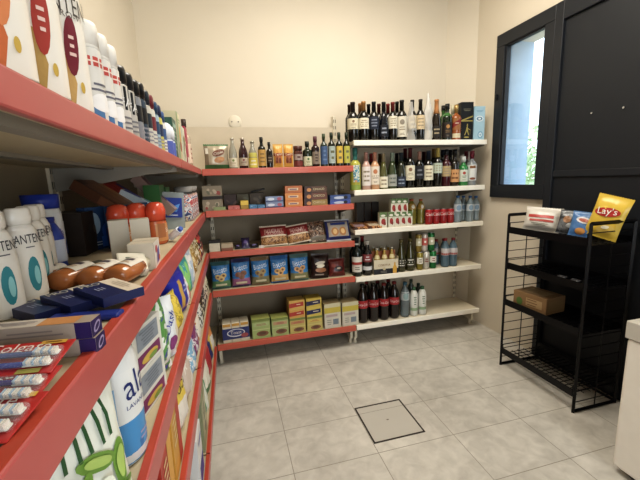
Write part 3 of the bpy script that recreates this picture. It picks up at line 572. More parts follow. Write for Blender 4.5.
# ------------------------------------------------------------------ white unit, bottom shelf
Z = WZ[0]; COKE = M('1a0e0c', .08, coat=.6); G = 'cola bottles on the bottom white shelf'
def ccl(b, mp, w, z0, z1): b.text(mp, 'Coca-Cola', 0, (z0+z1)/2, w*1.15, M('f2e8e4', .5), .0022, hs=1.6)
o4 = ['left end of the front row', 'second in the front row', 'third in the front row', 'fourth, beside the clear water bottle']
for k, (a, c, pt) in enumerate([(359, 369.8, 286), (370.2, 380.6, 285.3), (381, 391, 284.5), (391.6, 401.4, 283)]):
    drink('cola_bottle', a, c, pt, 0, Z, 'soda', COKE, M('1c1a1a' if k < 2 else '7a1c1c', .4), .94, [(.40, .60, 190, M('b01f26', .4), ccl)], 'large dark cola bottle with red label, '+o4[k], G)
for k, (a, c, pt) in enumerate([(364, 373, 283), (375, 384, 282.4), (386, 395, 281)]):
    drink('cola_bottle', a, c, pt, .12, Z, 'soda', COKE, M('7a1c1c', .4), .94, [(.40, .60, 190, M('b01f26', .4), None)], 'large dark cola bottle behind the front row, '+['left', 'middle', 'right'][k]+' of three', G)
drink('water_bottle', 403, 411.6, 283.5, 0, Z, 'water', M('8f9ea2', .06, trans=.45, coat=.4), M('3a6a7c', .4), .92, [(.5, .74, 150, M('b4bcbc', .5), wlabel('8ea8a8'))], 'large clear water bottle between the cola and the white milk bottles', None)
for k, (a, c, pt, dy) in enumerate([(412.2, 419.8, 288.4, 0), (420.6, 428.4, 287.4, 0)]):
    drink('milk_bottle', a, c, pt, dy, Z, 'milk', M('e4e4da', .35), M('3c6a44', .4), .9, [(.35, .75, 90, M('e4e4da', .4), lambda b, mp, w, z0, z1: b.lines(mp, w*.2, (z0+z1)/2, w*.9, (z1-z0)*.8, 4, M('6a8468', .5), .0016)), (.2, .3, 120, M('9ab48c', .5), None)], 'white bottle with green cap on the bottom white shelf, '+['left', 'right'][k]+' of the pair', 'white bottles with green caps')
for k, (a, c, pt) in enumerate([(409.5, 416.5, 280.5), (416.8, 424, 284.5)]):
    drink('water_bottle', a, c, pt, .12, Z, 'water', M('4a5a50', .1, trans=.3), M('1e3a2c', .4), .92, (), 'dark green-capped bottle behind the white bottles, '+['left', 'right'][k], 'dark green-capped bottles')

# ------------------------------------------------------------------ red back unit
def at(pl, pr, pt, dy, z): X, w, h = BX(pl, pr, pt, YS+.028+dy, z); return X, YS+.028+dy, w, h
def script(t, c, cv=.6, wf=.7, c2=None, rot=.1):
    def f(b, mp, w, h):
        if c2: b.ell(mp, 0, h*cv, w*.42, h*.13, M(c2, .4), .0012, rot)
        b.text(mp, t, 0, h*cv, w*wf, M(c, .4), .0022, rot)
    return f
Z = RZ[4]; G = 'bottles on the top red shelf of the back unit'
X, Y, w, h = at(202.5, 228, 144.4, 0, Z)
def chipbag(b, mp, w, h):
    b.ell(mp, w*.08, h*.66, w*.26, h*.13, M('7c4a34', .4), .0012, .3); b.text(mp, 'Snack' if 0 else 'Classic', w*.08, h*.66, w*.42, M('ece2cc', .4), .0024, .3)
    b.ell(mp, w*.1, h*.38, w*.22, h*.12, M('b98552', .4), .0012, .2); b.rect(mp, -w*.46, h*.62, -w*.34, h*.85, M('e8e2d2', .4), .001, nu=3)
pack('snack_bag', 'silvery beige snack bag with green bottom edge at the left of the top red shelf', 'bag', (X, Y+.03, Z+.002), w, h, .05, M('b9ab92', .3, metal=.25), dec=chipbag, rz=.1,
     matf=lambda a, c: M('3f6a3c', .4) if c < .2 else (M('8c7a64', .35) if a < .15 else M('b9ab92', .3, metal=.25)), seal=M('557a4c', .4), crimp=.05)
def b5(name, pl, pr, pt, kind, body, cap, capf, labs, label, dy=0, **k):
    X, Y, w, h = at(pl, pr, pt, dy, Z); return bottle(name, label, 'bottle', (X, Y+w/2, Z+.001), kind, w/2*.98, h, body, cap, capf, labs, 0, G, **k)
SODC = M('b9b6a4', .08, trans=.35, coat=.4)
b5('syrup_bottle', 227.4, 236, 137.6, 'beer', SODC, M('d0ccbc', .3, metal=.6), .93, [(.06, .36, 180, M('d8cfb4', .6), d_crest('7a8a4a', '9a7a5a'))], 'clear bottle with cream label, right of the snack bag on the top red shelf')
b5('syrup_bottle', 237.4, 247, 137.6, 'beer', M('3a1820', .1, coat=.5), M('d0c4b4', .3, metal=.6), .93, [(.10, .36, 180, M('b8a890', .6), d_crest('8a3a3c', '6a4a4a'))], 'dark plum bottle with pale cap between the clear bottle and the yellow one')
b5('syrup_bottle', 247.6, 256.8, 141, 'beer', SODC, M('b8b4a0', .3, metal=.4), .93, [(.04, .40, 200, M('d9c53a', .5), d_lines('e8e4c8', 2)), (.42, .58, 120, M('c9c04a', .4), None)], 'clear bottle with yellow label on the top red shelf')
b5('oil_bottle', 257.2, 265.2, 137, 'square', M('1c1a10', .1, coat=.5), M('16150f', .4), .74, [(.08, .6, 170, M('c79a44', .6), d_lines('8a6a30', 3))], 'dark oil bottle with gold label and long black cap on the top red shelf', capname='cap')
b5('oil_bottle', 265.8, 272.4, 142, 'square', M('1c140e', .1, coat=.5), M('1a1816', .4), .76, [(.2, .5, 150, M('33261c', .6), d_lines('8a7a6a', 2))], 'small dark sauce bottle with wide black cap, left of the orange bags')
for k, (a, c) in enumerate([(272.8, 283), (283.4, 293.4)]):
    X, Y, w, h = at(a, c, 144.2, 0, Z)
    pack('snack_bag', 'orange and yellow snack bag on the top red shelf, %s of the pair' % ['left', 'right'][k], 'bag', (X, Y+.025, Z+.002), w*.98, h, .035, M('dda033', .35), group='orange snack bags', seal=M('d8a43c', .35),
         matf=lambda a, c: M('b0622a', .35) if .18 < c < .5 and .15 < a < .85 else (M('a8441f', .35) if .5 <= c < .64 else M('e0a534', .35)), dec=lambda b, mp, w, h: (b.text(mp, 'Twist', 0, h*.57, w*.8, M('f0e4c0', .4), .002, .15), b.ell(mp, -w*.15, h*.33, w*.12, h*.12, M('7c3c1a', .4), .001), b.ell(mp, w*.15, h*.3, w*.12, h*.12, M('7c3c1a', .4), .001)))
X, Y, w, h = at(293.8, 303, 146, 0, Z)
bottle('spread_jar', 'brown jar with brown lid and beige label on the top red shelf', 'jar', (X, Y+w/2, Z+.001), 'jar', w/2, h, M('5a2a20', .2, coat=.4), M('5c3024', .4), .8, [(.35, .62, 120, M('a8948a', .5), d_lines('5a2a20', 1)), (.08, .3, 150, M('7a3028', .5), None)], 0, None, capname='lid')
b5('sauce_bottle', 303, 312.6, 141.2, 'spirit', M('1c2a16', .12, coat=.4), M('20281a', .4), .8, [(.06, .42, 130, M('d0cca8', .5), d_crest('4a6a34', '6a6a44'))], 'dark green bottle with pale arched label, left of the maroon-capped bottle')
b5('sauce_bottle', 311.6, 320, 136.2, 'spirit', M('2a1414', .12, coat=.4), M('5a2430', .4), .72, [(.1, .5, 120, M('8a7a6a', .5), d_lines('3a2a24', 3))], 'dark bottle with tall maroon cap on the top red shelf')
OO = M('1a1f10', .12, coat=.4)
b5('oil_bottle', 320.6, 328, 133.5, 'square', M('2c3a30', .12, coat=.4), M('3c4a2c', .4), .80, [(.08, .62, 150, M('45618c', .5), d_lines('6a86ac', 3))], 'oil bottle with blue label, first of the four tall oil bottles')
for a, c, colr, nm in [(328.4, 335.8, 'a9b8b0', 'pale grey-blue'), (336.2, 343.4, 'd9b530', 'yellow'), (343.8, 350.8, 'bfbb3a', 'yellow-green')]:
    b5('oil_bottle', a, c, 132.2, 'square', OO, M('20301a', .4), .80, [(.10, .60, 120, M(colr, .5), d_lines('6a6a4a', 2))], 'dark olive oil bottle with %s upright label on the top red shelf' % nm)

# ---- second red shelf
Z = RZ[3]; dk = M('2a221c', .5)
def box2(name, pl, pr, pt, pb, dy, d, m, label, group=None, dec=None, z=None, rz=0, cat='box', **k):
    p0 = on_y(pl, pb, YS+.028+dy); p1 = on_y(pr, pb, YS+.028+dy); X = (p0.x+p1.x)/2; w = p1.x-p0.x; zz = (Z if z is None else z); h = on_y((pl+pr)/2, pt, YS+.028+dy).z-zz
    o = carton(name, label, cat, (X, YS+.028+dy+d/2, zz+.001), w*.97, d, h-.001, m, rz=rz, group=group, dec=dec, **k); return zz+h
def deco_mix(cs, n=5, txt=None, tc='f0e8d8', ts=.6):
    def f(b, mp, w, h, d):
        for k in range(n): b.ell(mp, random.uniform(-.38, .38)*w, random.uniform(.25, .75)*h, random.uniform(.05, .12)*w, random.uniform(.1, .22)*h, M(random.choice(cs), .4), .0008+k*.0003, random.uniform(0, 3))
        if txt: b.text(mp, txt, 0, h*.5, w*ts, M(tc, .4), .004)
    return f
zt = box2('cake_box', 202.6, 223.6, 199.6, 209.5, 0, .12, M('8c7f68', .5), 'cream cake box with red print, lower of the two on the second red shelf', 'cream cake boxes', deco_mix(['a89a80', '9a3c30', '6a6a50', 'b8a890'], 7))
zt2 = box2('snack_tray', 202.4, 223, 196.4, 199.6, 0.005, .11, dk, 'thin black tray between the two cream cake boxes', z=zt+.0005)
box2('cake_box', 202.2, 222.6, 185.8, 196.4, 0.005, .12, M('8c7f68', .5), 'cream cake box with red print, upper one on the black tray', 'cream cake boxes', deco_mix(['a89a80', '9a3c30', '6a6a50', 'b8a890'], 7), z=zt2+.0005)
box2('bar_box', 213.6, 226, 207, 210, -.016, .012, M('8fa06a', .5), 'small flat green packet leaning at the front of the second red shelf', None, None)
box2('bar_box', 228.2, 240.2, 206, 209.6, 0, .09, M('c46a60', .5), 'low pinkish red candy box on the second red shelf', None, deco_mix(['d88a80', 'a84840'], 3))
zt = box2('candy_box', 240.8, 248.8, 205.4, 209.6, 0, .08, M('a88a26', .5), 'small olive-yellow candy box, lower of the yellow pair', 'small yellow candy boxes', None)
box2('candy_box', 240.6, 248.6, 200.8, 205.4, 0, .08, M('dcbc2c', .5), 'small bright yellow candy box, upper of the yellow pair', 'small yellow candy boxes', None, z=zt+.0005)
for k in range(2): box2('gum_box', [249.6, 257.6][k], [257.2, 265.4][k], 205, 208.8, 0, .09, M('4d88b4', .5), 'low light blue gum box on the second red shelf, '+['left', 'right'][k], 'light blue gum boxes', deco_mix(['9cc4dc', '2a5a94'], 3))
box2('chocolate_box', 224.5, 237, 194.5, 208, .12, .1, M('4a332a', .5), 'dark brown chocolate box at the back of the second red shelf, beside the cake boxes', None, deco_mix(['6a4a3a', '3a2620'], 4))
box2('chocolate_box', 237.6, 249.6, 194, 207.8, .12, .1, M('5a5436', .5), 'dark olive chocolate box at the back of the second red shelf', None, deco_mix(['6a6a46', '3a3424'], 4))
box2('chocolate_box', 250.2, 265, 193, 207.6, .12, .1, M('4e3c24', .5), 'brown chocolate box at the back, with a black wedge on top', None, deco_mix(['6a5430', '3a2c1c'], 4))
q = on_y(258, 190, YS+.19); B_ = B().box(-.05, .05, -.03, .03, 0, .012, M('1c1815', .5), .003); tag(B_.obj('chocolate_bar'), 'black chocolate bar lying tilted on the brown boxes', 'bar', (q.x, YS+.2, on_y(258, 193, YS+.148).z+.012), rot=(0, -.22, 0))
def oreo(b, mp, w, h, d):
    b.rect(mp, -w/2, h*.1, w/2, h*.28, M('2c3a6c', .4), .0006); b.ell(mp, w*.28, h*.55, w*.13, h*.3, M('a8485c', .4), .001); b.ell(mp, -w*.2, h*.55, w*.2, h*.25, M('c8d0e0', .4), .001)
zt = box2('biscuit_roll', 265.8, 284, 202.3, 208.2, 0, .05, M('7484a8', .35), 'blue-grey biscuit roll, lower of the pair left of the orange boxes', 'blue-grey biscuit rolls', oreo, flap=False)
box2('biscuit_roll', 265.4, 283.6, 196.4, 202.1, 0, .05, M('7484a8', .35), 'blue-grey biscuit roll, upper of the pair left of the orange boxes', 'blue-grey biscuit rolls', oreo, z=zt+.0005, flap=False)
z0 = Z; pb = 207.6
for k, pt in enumerate((200.4, 193, 185.8)):
    z0 = box2('biscuit_box', 285.2-k*.1, 303.2-k*.3, pt, pb, 0, .07, M(['d0802c', 'd8862c', 'b8682c'][k], .45), 'orange biscuit box, %s in the stack of three on the second red shelf' % ['bottom', 'middle', 'top'][k], 'orange biscuit boxes', lambda b, mp, w, h, d: (b.rect(mp, -w*.32, h*.35, w*.26, h*.68, M('e0c89c', .5), .0008), b.rect(mp, -w*.25, h*.42, w*.18, h*.6, M('8a6a7a', .5), .0014)), z=z0)+.0005; pb = pt
z0 = Z; pb = 206.4
for k, pt in enumerate((199.6, 192.6, 186.2)):
    z0 = box2('chocolate_roll', 304+k*.1, 328-k*.4, pt, pb, 0, .06, M(['9a7c34', '6a3a24', '5c3c24'][k], .4), 'brown and gold chocolate biscuit pack, %s in the stack of three' % ['bottom', 'middle', 'top'][k], 'brown and gold biscuit packs', lambda b, mp, w, h, d: (b.rect(mp, -w*.5, 0, -w*.18, h, M('3c1c16', .4), .0006), b.ell(mp, -w*.3, h*.45, w*.1, h*.3, M('c8843a', .4), .0012), b.text(mp, 'CHOCO', w*.14, h*.55, w*.5, M('e2d4a4', .4), .0014)), z=z0, flap=False)+.0005; pb = pt
z0 = Z; pb = 205.2
for k, pt in enumerate((200, 194.9)):
    z0 = box2('wafer_pack', 330, 351, pt, pb, 0, .07, M(['3d58ac', '34508c'][k], .35), 'blue wafer pack at the right end of the second red shelf, '+['lower', 'upper'][k], 'blue wafer packs', lambda b, mp, w, h, d: (b.ell(mp, -w*.05, h*.45, w*.28, h*.3, M('b8c4dc', .4), .0008), b.ell(mp, w*.25, h*.5, w*.1, h*.36, M('1c1a2c', .4), .0012)), z=z0, flap=False)+.0005; pb = pt

# ---- third red shelf
Z = RZ[2]
zt = box2('cracker_box', 209.4, 220.4, 243.4, 250, 0, .05, M('cfc8b0', .5), 'small white cracker box under a black one at the left of the third red shelf', None, None)
box2('cracker_box', 208.8, 220.6, 240.6, 243.4, 0, .05, M('23201e', .5), 'flat black box on the small white cracker box', None, None, z=zt+.0005)
box2('cracker_box', 221.4, 233.4, 243.8, 249.6, .0, .06, M('b7a88a', .5), 'small cream packet with brown band on the third red shelf', None, lambda b, mp, w, h, d: b.rect(mp, -w/2, h*.05, w/2, h*.45, M('8c5c44', .5), .0008))
for k, (a, c, pt, colr, nm) in enumerate([(234.8, 241, 246.4, '2a2634', 'flat black'), (241.2, 249.8, 240.2, '3a3056', 'crumpled dark purple'), (250.2, 258.6, 245.6, '22202c', 'flat dark')]):
    X, Y, w, h = at(a, c, pt, .0, Z); pack('sweet_bag', nm+' sweet bag on the third red shelf, left of the red biscuit bags', 'bag', (X, Y+.03, Z+.003), w, h*1.35, .03, M(colr, .3), rot=(-.75, 0, 0), dec=lambda b, mp, w, h: b.ell(mp, 0, h*.5, w*.25, h*.2, M('6a5a94', .4), .001))
box2('price_card', 259, 264, 245.4, 247.8, -.018, .004, M('d8cfc4', .5), 'small white and red card at the front edge of the third red shelf', None, None, flap=False)
def lean(name, pl, pr, pt, pb, dy, colf, label, group, dec, tilt=-.35, roll=0, t=.05, z=None, seal=None, cat='bag'):
    zz = Z if z is None else z
    X, w, h = BX(pl, pr, pt, YS+.03+dy, zz); return pack(name, label, cat, (X, YS+.035+dy+t/2, zz+.004+max(0, abs(roll)*w/2)), w, h/math.cos(tilt)*1.0, t, seal or colf(.5, .5), group=group, dec=dec, rot=(tilt, roll, .02), matf=colf, seal=seal)
redbag = lambda a, c: M('8d2326', .3) if c > .52 else (M('e0d4bc', .4) if c > .42 else art(['9a6a3c', 'c89a60', '6a4424', 'b8804a'], 60, .4))
dred = lambda b, mp, w, h: (b.text(mp, 'BISCUIT', 0, h*.72, w*.7, M('d0a494', .4), .002), b.text(mp, 'CROSTINI', 0, h*.58, w*.72, M('d8b0a0', .4), .002))
lean('biscuit_bag', 260.4, 288.4, 227.8, 248, 0, redbag, 'red biscuit bag with clear bottom, left of the pair on the third red shelf', 'red biscuit bags', dred, roll=-.02)
lean('biscuit_bag', 288.6, 311.5, 227.4, 247, .0, redbag, 'red biscuit bag with clear bottom, right of the pair and slightly tilted', 'red biscuit bags', dred, roll=-.12)
lean('biscuit_bag', 309.5, 327.6, 224.2, 245, .02, lambda a, c: art(['5c3a2c', 'a07a5c', '3a2420', 'c8b49c', '7a2a28'], 34, .35) if c > .25 else M('8a8478', .4), 'brown and white mixed nut bag between the red bags and the pretzel bag', None, None, roll=-.1)
def pret(b, mp, w, h):
    for sx in (-1, 1):
        b.ell(mp, sx*w*.16, h*.42, w*.15, h*.2, M('b07a3c', .4), .001); b.ell(mp, sx*w*.16, h*.42, w*.08, h*.12, M('d8b070', .4), .002)
    b.rect(mp, -w*.3, h*.72, w*.3, h*.84, M('31458c', .4), .001)
lean('pretzel_bag', 327, 352.5, 221.3, 243, 0, lambda a, c: M('24306c', .3) if (a < .12 or a > .88 or c < .2 or c > .85) else M('a89c8c', .35), 'blue-rimmed silvery pretzel bag at the right end of the third red shelf', None, pret, seal=M('c0c0c4', .35))

# ---- fourth red shelf: blue bags
Z = RZ[1]; G = 'blue biscuit bags on the fourth red shelf'
bl = M('2270b0', .3)
for k, (a, c, pt, bot, dsc, ink) in enumerate([(209.6, 229.6, 263.5, '5c8a5c', 'green bottom, leftmost', 'c8a860'), (230.2, 249.8, 260.2, 'a4668c', 'pink bottom, second from left', '8a5a44'), (250.4, 269.4, 258.6, '84805c', 'olive-grey bottom, third from left', 'a08a54'), (270.2, 288.8, 257.2, 'cca65c', 'sandy bottom, fourth from left', 'd8a860'), (290, 309.2, 255.6, '8a8a5c', 'olive bottom, last beside the dark bag', 'c89a60')]):
    def mf(a_, c_, bt=M(bot, .35), tp=M(['3c6a6a', '3a3a64', '8a7454', '2a6aa8', '5a7a74'][k], .35)): return bt if c_ < .30 else (tp if c_ > .88 else (art(['1f6cb0', '2f86c8', '175a98'], 30, .3)))
    def dc_(b, mp, w, h, ink=ink):
        b.text(mp, 'Biscotti', -w*.02, h*.70, w*.74, M('d8e4ee', .4), .003, .18, 1.6)
        for u, v in ((-.16, .46), (.14, .5), (.02, .38)): b.ell(mp, u*w, v*h, w*.17, h*.09, M(ink, .45), .002, random.uniform(-.6, .6)); b.ell(mp, u*w, v*h, w*.07, h*.04, M('7a5434', .45), .003)
        b.rect(mp, -w*.3, h*.12, w*.3, h*.2, M('d8d4b0', .4), .001)
    X, w, h = BX(a, c, pt, YS+.03, Z)
    pack('biscuit_bag', 'blue biscuit bag with white script and '+dsc, 'bag', (X, YS+.035+.03, Z+.003), w*.98, h, .055, bl, rot=(-.06, 0, .02), group=G, matf=mf, dec=dc_, seal=mf(.5, .95), crimp=.045)
def dkb(b, mp, w, h):
    b.ell(mp, -w*.02, h*.64, w*.3, h*.07, M('c8bca8', .4), .001, .2); b.ell(mp, 0, h*.52, w*.24, h*.07, M('e0d8c0', .4), .0016, .1); b.ell(mp, w*.02, h*.36, w*.32, h*.1, M('a06a3c', .4), .001); b.rect(mp, -w*.3, h*.14, w*.2, h*.2, M('b0a8a0', .4), .001)
X, w, h = BX(311, 329, 255.2, YS+.03, Z); pack('biscuit_bag', 'dark brown biscuit bag with pale script, right of the blue bags', 'bag', (X, YS+.065, Z+.003), w, h, .05, M('2c1512', .3), rot=(-.05, .05, .0), dec=dkb)
X, w, h = BX(330, 346.5, 260.8, YS+.03, Z); pack('biscuit_bag', 'small red-brown biscuit bag leaning at the right end of the fourth red shelf', 'bag', (X, YS+.07, Z+.003), w, h*1.03, .045, M('6a1f1a', .3), rot=(-.2, .0, -.05), dec=lambda b, mp, w, h: (b.ell(mp, w*.1, h*.42, w*.28, h*.16, M('2a1414', .3), .001), b.ell(mp, w*.1, h*.45, w*.12, h*.06, M('b0a090', .4), .002), b.ell(mp, -w*.2, h*.62, w*.15, h*.12, M('8a3a2c', .4), .0015)))

# ---- bottom red shelf
Z = RZ[0]
p0, p1 = on_y(223.5, 345, YS+.03), on_y(250.3, 345, YS+.03); w = p1.x-p0.x; h = on_y(237, 322, YS+.03).z-Z
t = thing('rusk_multipack', 'three cream packs bundled in a navy band at the left of the bottom red shelf', 'pack', ((p0.x+p1.x)/2, YS+.03, Z+.001), .04)
for k in range(3):
    b = B(); x0 = -w/2+k*w/3+.001; b.box(x0, x0+w/3-.002, .002, .11, 0, h*.97, M('d8ceb4', .45), .004); b.box(x0+.004, x0+w/3-.006, .001, .003, h*.8, h*.93, M('c9962e', .4)); b.obj('inner_pack', t)
b = B().box(-w/2-.001, w/2+.001, 0, .112, h*.16, h*.70, M('27326e', .35)); mp = flat(0)
b.ell(mp, 0, h*.46, w*.34, h*.20, M('d8d8dc', .4), .0008); b.ell(mp, 0, h*.47, w*.3, h*.15, M('34407c', .4), .0014); b.text(mp, 'Toast', 0, h*.48, w*.42, M('e4dcd0', .4), .002); b.ell(mp, w*.32, h*.3, w*.14, h*.11, M('a84c4c', .4), .001)
b.obj('wrap_band', t)
def gpk(cs, l1='7c8a3c', pic='8a5c3c'):
    def f(b, mp, w, h, d):
        b.rect(mp, -w/2, h*.86, w/2, h, M(l1, .4), .0006); b.rect(mp, -w*.42, h*.62, w*.42, h*.8, M(cs[0], .4), .0008); b.lines(mp, 0, h*.71, w*.6, h*.12, 2, M(cs[1], .4), .0016)
        b.rect(mp, -w*.46, h*.44, w*.46, h*.48, M(cs[2], .4), .0008); b.ell(mp, w*.06, h*.24, w*.34, h*.14, M(pic, .4), .001); b.ell(mp, w*.06, h*.26, w*.2, h*.08, M('6a4a34', .4), .0016)
    return f
def low(pl, pr, pt, m, label, dec, z=None, dy=0, d=.1, rz=0.03, top=None, group='cereal and rusk boxes on the bottom red shelf'):
    zz = Z if z is None else z; X, w, h = BX(pl, pr, pt, YS+.03+dy, zz); carton('rusk_box', label, 'box', (X, YS+.03+dy+d/2, zz+.001), w*.97, d, h-.001, m, top=top, dec=dec, rz=rz, group=group, bev=0); return zz+h+.0005
low(250.9, 269.8, 319, M('a3b56a', .45), 'light green box with brown picture, first right of the navy banded pack', gpk(['b0c080', 'a86a4a', 'c8cc8c']), top=M('b8c060', .5))
low(270.8, 288.2, 317.8, M('a8b872', .45), 'light green box with brown picture, second right of the navy banded pack', gpk(['c49a70', 'a85a4a', 'c8cc8c']), top=M('b8c060', .5))
ya = low(289, 305.4, 318, M('c4b45c', .45), 'yellow-green box under the red-striped boxes on the bottom red shelf', gpk(['c88a5a', 'b05a4a', 'd8cc7c']))
yb = low(306.4, 322.4, 316.2, M('c8b860', .45), 'yellow-green box under the navy-striped boxes on the bottom red shelf', gpk(['dcc04c', 'b05a4a', 'd8cc7c']))
stripe = lambda c: (lambda b, mp, w, h, d: (b.poly(mp, [(-w*.5, h*.22), (w*.42, h*.34), (w*.42, h*.8), (-w*.5, h*.7)], M(c, .4), .001), b.lines(mp, w*.1, h*.55, w*.4, h*.2, 1, M('e8dcc0', .4), .0018)))
y2 = low(288.6, 305, 309.6, M('d8a844', .45), 'flat orange-yellow box with red stripe, lower of the two', stripe('b8321f'), z=ya, group='red-striped boxes'); low(288.2, 304.6, 300.6, M('d8b04c', .45), 'flat orange-yellow box with red stripe, on top of its stack', stripe('b8321f'), z=y2, group='red-striped boxes')
y2 = low(306, 321.8, 307.4, M('d8c044', .45), 'flat yellow box with navy stripe, lower of the two', stripe('232a5c'), z=yb, group='navy-striped boxes'); low(305.6, 321.4, 298.4, M('d4b83c', .45), 'flat yellow box with navy stripe, on top of its stack', stripe('2c2a50'), z=y2, group='navy-striped boxes')
def wy(b, mp, w, h, d):
    b.rect(mp, -w/2, h*.62, w/2, h*.84, M('c9b42c', .4), .0006); b.rect(mp, -w/2, h*.84, w/2, h, M('cfc8a4', .4), .0006); b.rect(mp, -w*.4, h*.46, w*.3, h*.56, M('b8a4a0', .4), .0008); b.rect(mp, w*.02, h*.14, w*.36, h*.36, M('7c8a94', .4), .0008); b.lines(mp, -w*.22, h*.25, w*.3, h*.25, 3, M('9a9a8c', .4), .0012)
low(323.6, 340.6, 303.5, M('d4cfbc', .45), 'white and yellow crispbread box, left of the pair at the right end', wy, top=M('a8946a', .5), group='white and yellow boxes'); low(341.6, 358.4, 302, M('d4cfbc', .45), 'white and yellow crispbread box at the right end of the bottom red shelf', wy, top=M('a8946a', .5), group='white and yellow boxes')

GOODS = .97  # daylight on the left goods put into brighter inks

# ------------------------------------------------------------------ left bank. Goods face +X (rz = 90 degrees)
R90 = pi/2
def LB(name, y, z, x, kind, R, H, body, cap, capf, labs, label, group, cat='bottle', **k):
    xn = min(x, XG-.019-R*k.get('sy', 1)); y *= xn/x
    return bottle(name, label, cat, (xn, y, z+.001), kind, R, H, body, cap, capf, labs, k.pop('rz', R90), group, **k)
Z = LZ[4]; PW = M('e9e5dc', .28, coat=.3)
def emb(c1, c2, txt=True, c3=None, big=1):
    def f(b, mp, w, z0, z1):
        h = z1-z0
        b.poly(mp, [(-w*.62, z0+h*.02), (w*.0, z0+h*.0), (w*.12, z0+h*.30), (-w*.02, z0+h*.62*big), (-w*.3, z0+h*.70*big), (-w*.62, z0+h*.52)], M(c1, .3), .0014)
        b.ell(mp, w*.10, z0+h*.74, w*.17, h*.36, M(c2, .3), .0022, -.06); b.lines(mp, w*.10, z0+h*.74, w*.18, h*.3, 3, M('e0c0b8', .4), .0032)
        b.ell(mp, w*.24, z0+h*.26, w*.06, h*.07, M('c9a83c', .3), .003)
        if c3: b.lines(mp, w*.35, z0+h*.95, w*.5, h*.3, 4, M(c3, .4), .003)
        if txt: b.text(mp, 'PANTENE', w*.08, z0+h*1.22, w*1.5, M('4a4440', .4), .003, 0, 1.8); b.text(mp, 'PRO-V', w*.12, z0+h*1.1, w*.6, M('6a6460', .4), .003)
    return f
SG = 'white shampoo bottles on the top left shelf'
for y, c1, c2, lb, c3 in [(.44, 'cc6a30', 'd8824a', 'white shampoo bottle with orange emblem, nearest the viewer on the top left shelf', '4a4a4a'), (.52, 'b5924a', 'a8342c', 'white shampoo bottle with gold and red emblem, second on the top left shelf', None), (.603, 'c9a25c', '7a1f34', 'white shampoo bottle with gold and maroon emblem, third on the top left shelf', None)]:
    bottle('shampoo_bottle', lb, 'bottle', (-.218, y, Z+.001), 'shampoo', .037, .30, PW, PW, .83, [(.07, .44, 170, PW, emb(c1, c2, True, c3))], R90-.75, SG, sy=.7)
def rex(b, mp, w, z0, z1):
    h = z1-z0; b.rect(mp, -w, z0+h*.78, w, z0+h*.90, M('c8443c', .4), .0016, sk=0); b.lines(mp, 0, z0+h*.84, w*1.2, h*.05, 1, M('f0dcd0', .4), .0026)
    b.rect(mp, -w*.9, z0, w*.1, z0+h*.25, M('4a80b4', .4), .0016); b.ell(mp, w*.1, z0+h*.32, w*.5, h*.12, M('f0f0f0', .4), .002); b.lines(mp, w*.1, z0+h*.52, w*1.0, h*.14, 2, M('6a6a78', .4), .002)
for k, y in enumerate((.672, .722, .772)):
    LB('deodorant_can', y, Z, -.205, 'spray', .021, .168, M('dcdad4', .25), M('e9e6de', .4), .75, [(.03, .74, 200, M('dcdad4', .3), rex)], 'white deodorant can with red band, %s of three on the top left shelf' % ['nearest', 'middle', 'farthest'][k], 'white deodorant cans', rz=R90-.6)
def fa(b, mp, w, z0, z1):
    h = z1-z0; b.rect(mp, -w, z0+h*.55, w, z1, M('1c1d20', .3), .0014); b.text(mp, 'FA', 0, z0+h*.7, w*.7, M('e0e0e0', .4), .0026); b.lines(mp, 0, z0+h*.3, w*.9, h*.3, 3, M('7a7a80', .4), .002)
cols = [('cfcbc4', '1b1c20', .152, fa), ('b9b6b0', '1c1d22', .150, fa), ('8a8c92', '17181c', .155, None), ('3a4a5a', '15161a', .160, None), ('c8c4b8', '24303c', .160, None), ('d0cfc4', '7a2a34', .158, None), ('9ab4c4', '2a4a6c', .156, None), ('c9c050', '2c3a5c', .154, None), ('d8d8d4', '3a5c90', .150, None)]
cn = ['nearest black-topped', 'second black-topped', 'grey with black cap, third', 'dark blue with black cap', 'cream with navy cap', 'pale with dark red cap', 'light blue with navy cap', 'yellowish with navy cap', 'white with blue cap']
for k, (c, cc, h, dec) in enumerate(cols):
    y = .835+k*.057
    LB('deodorant_can', y, Z, -.21, 'spray', .0245, h+.004*(k % 2), M(c, .25, metal=.2), M(cc, .3), .75, [(.05, .72, 180, M(c, .35), dec or (lambda b, mp, w, z0, z1, q=cc: (b.rect(mp, -w*.8, z0+(z1-z0)*.5, w*.8, z0+(z1-z0)*.85, M(q, .4), .0016), b.lines(mp, 0, z0+(z1-z0)*.3, w, (z1-z0)*.3, 3, M('8a8a94', .4), .0016))))], 'spray can on the top left shelf: '+cn[k], 'spray cans with dark caps on the top left shelf', rz=R90-.5)
for k, y in enumerate((1.37, 1.425)):
    LB('lotion_bottle', y, Z, XG-.042, 'roll', .023, .125, M('d4dce8', .3), M('e4e8ee', .3), .56, [(.1, .5, 160, M('5566b4', .4), None)], 'white and blue roll-on bottle on the top left shelf, %s' % ['nearer', 'farther, before the green box'][k], 'roll-on bottles')
def lcart(name, y, z, x, w, d, h, m, label, group=None, dec=None, rz=R90, rot=None, cat='box', **k):
    xn = min(x, XG-.020-d/2-abs(math.cos(rz))*w/2*.5); y *= xn/x
    return carton(name, label, cat, (xn, y, z+.001), w, d, h, m, rz=rz, rot=rot, group=group, dec=dec, **k)
lcart('hair_dye_box', 1.53, Z, XG-.06, .10, .06, .165, M('2c5a4c', .4), 'dark green upright box behind the spray cans on the top left shelf', None, lambda b, mp, w, h, d: (b.lines(mp, 0, h*.5, w*.7, h*.5, 5, M('7aa08c', .4), .001), b.rect(mp, -w*.4, h*.8, w*.4, h*.9, M('8ab0a0', .4), .001)))
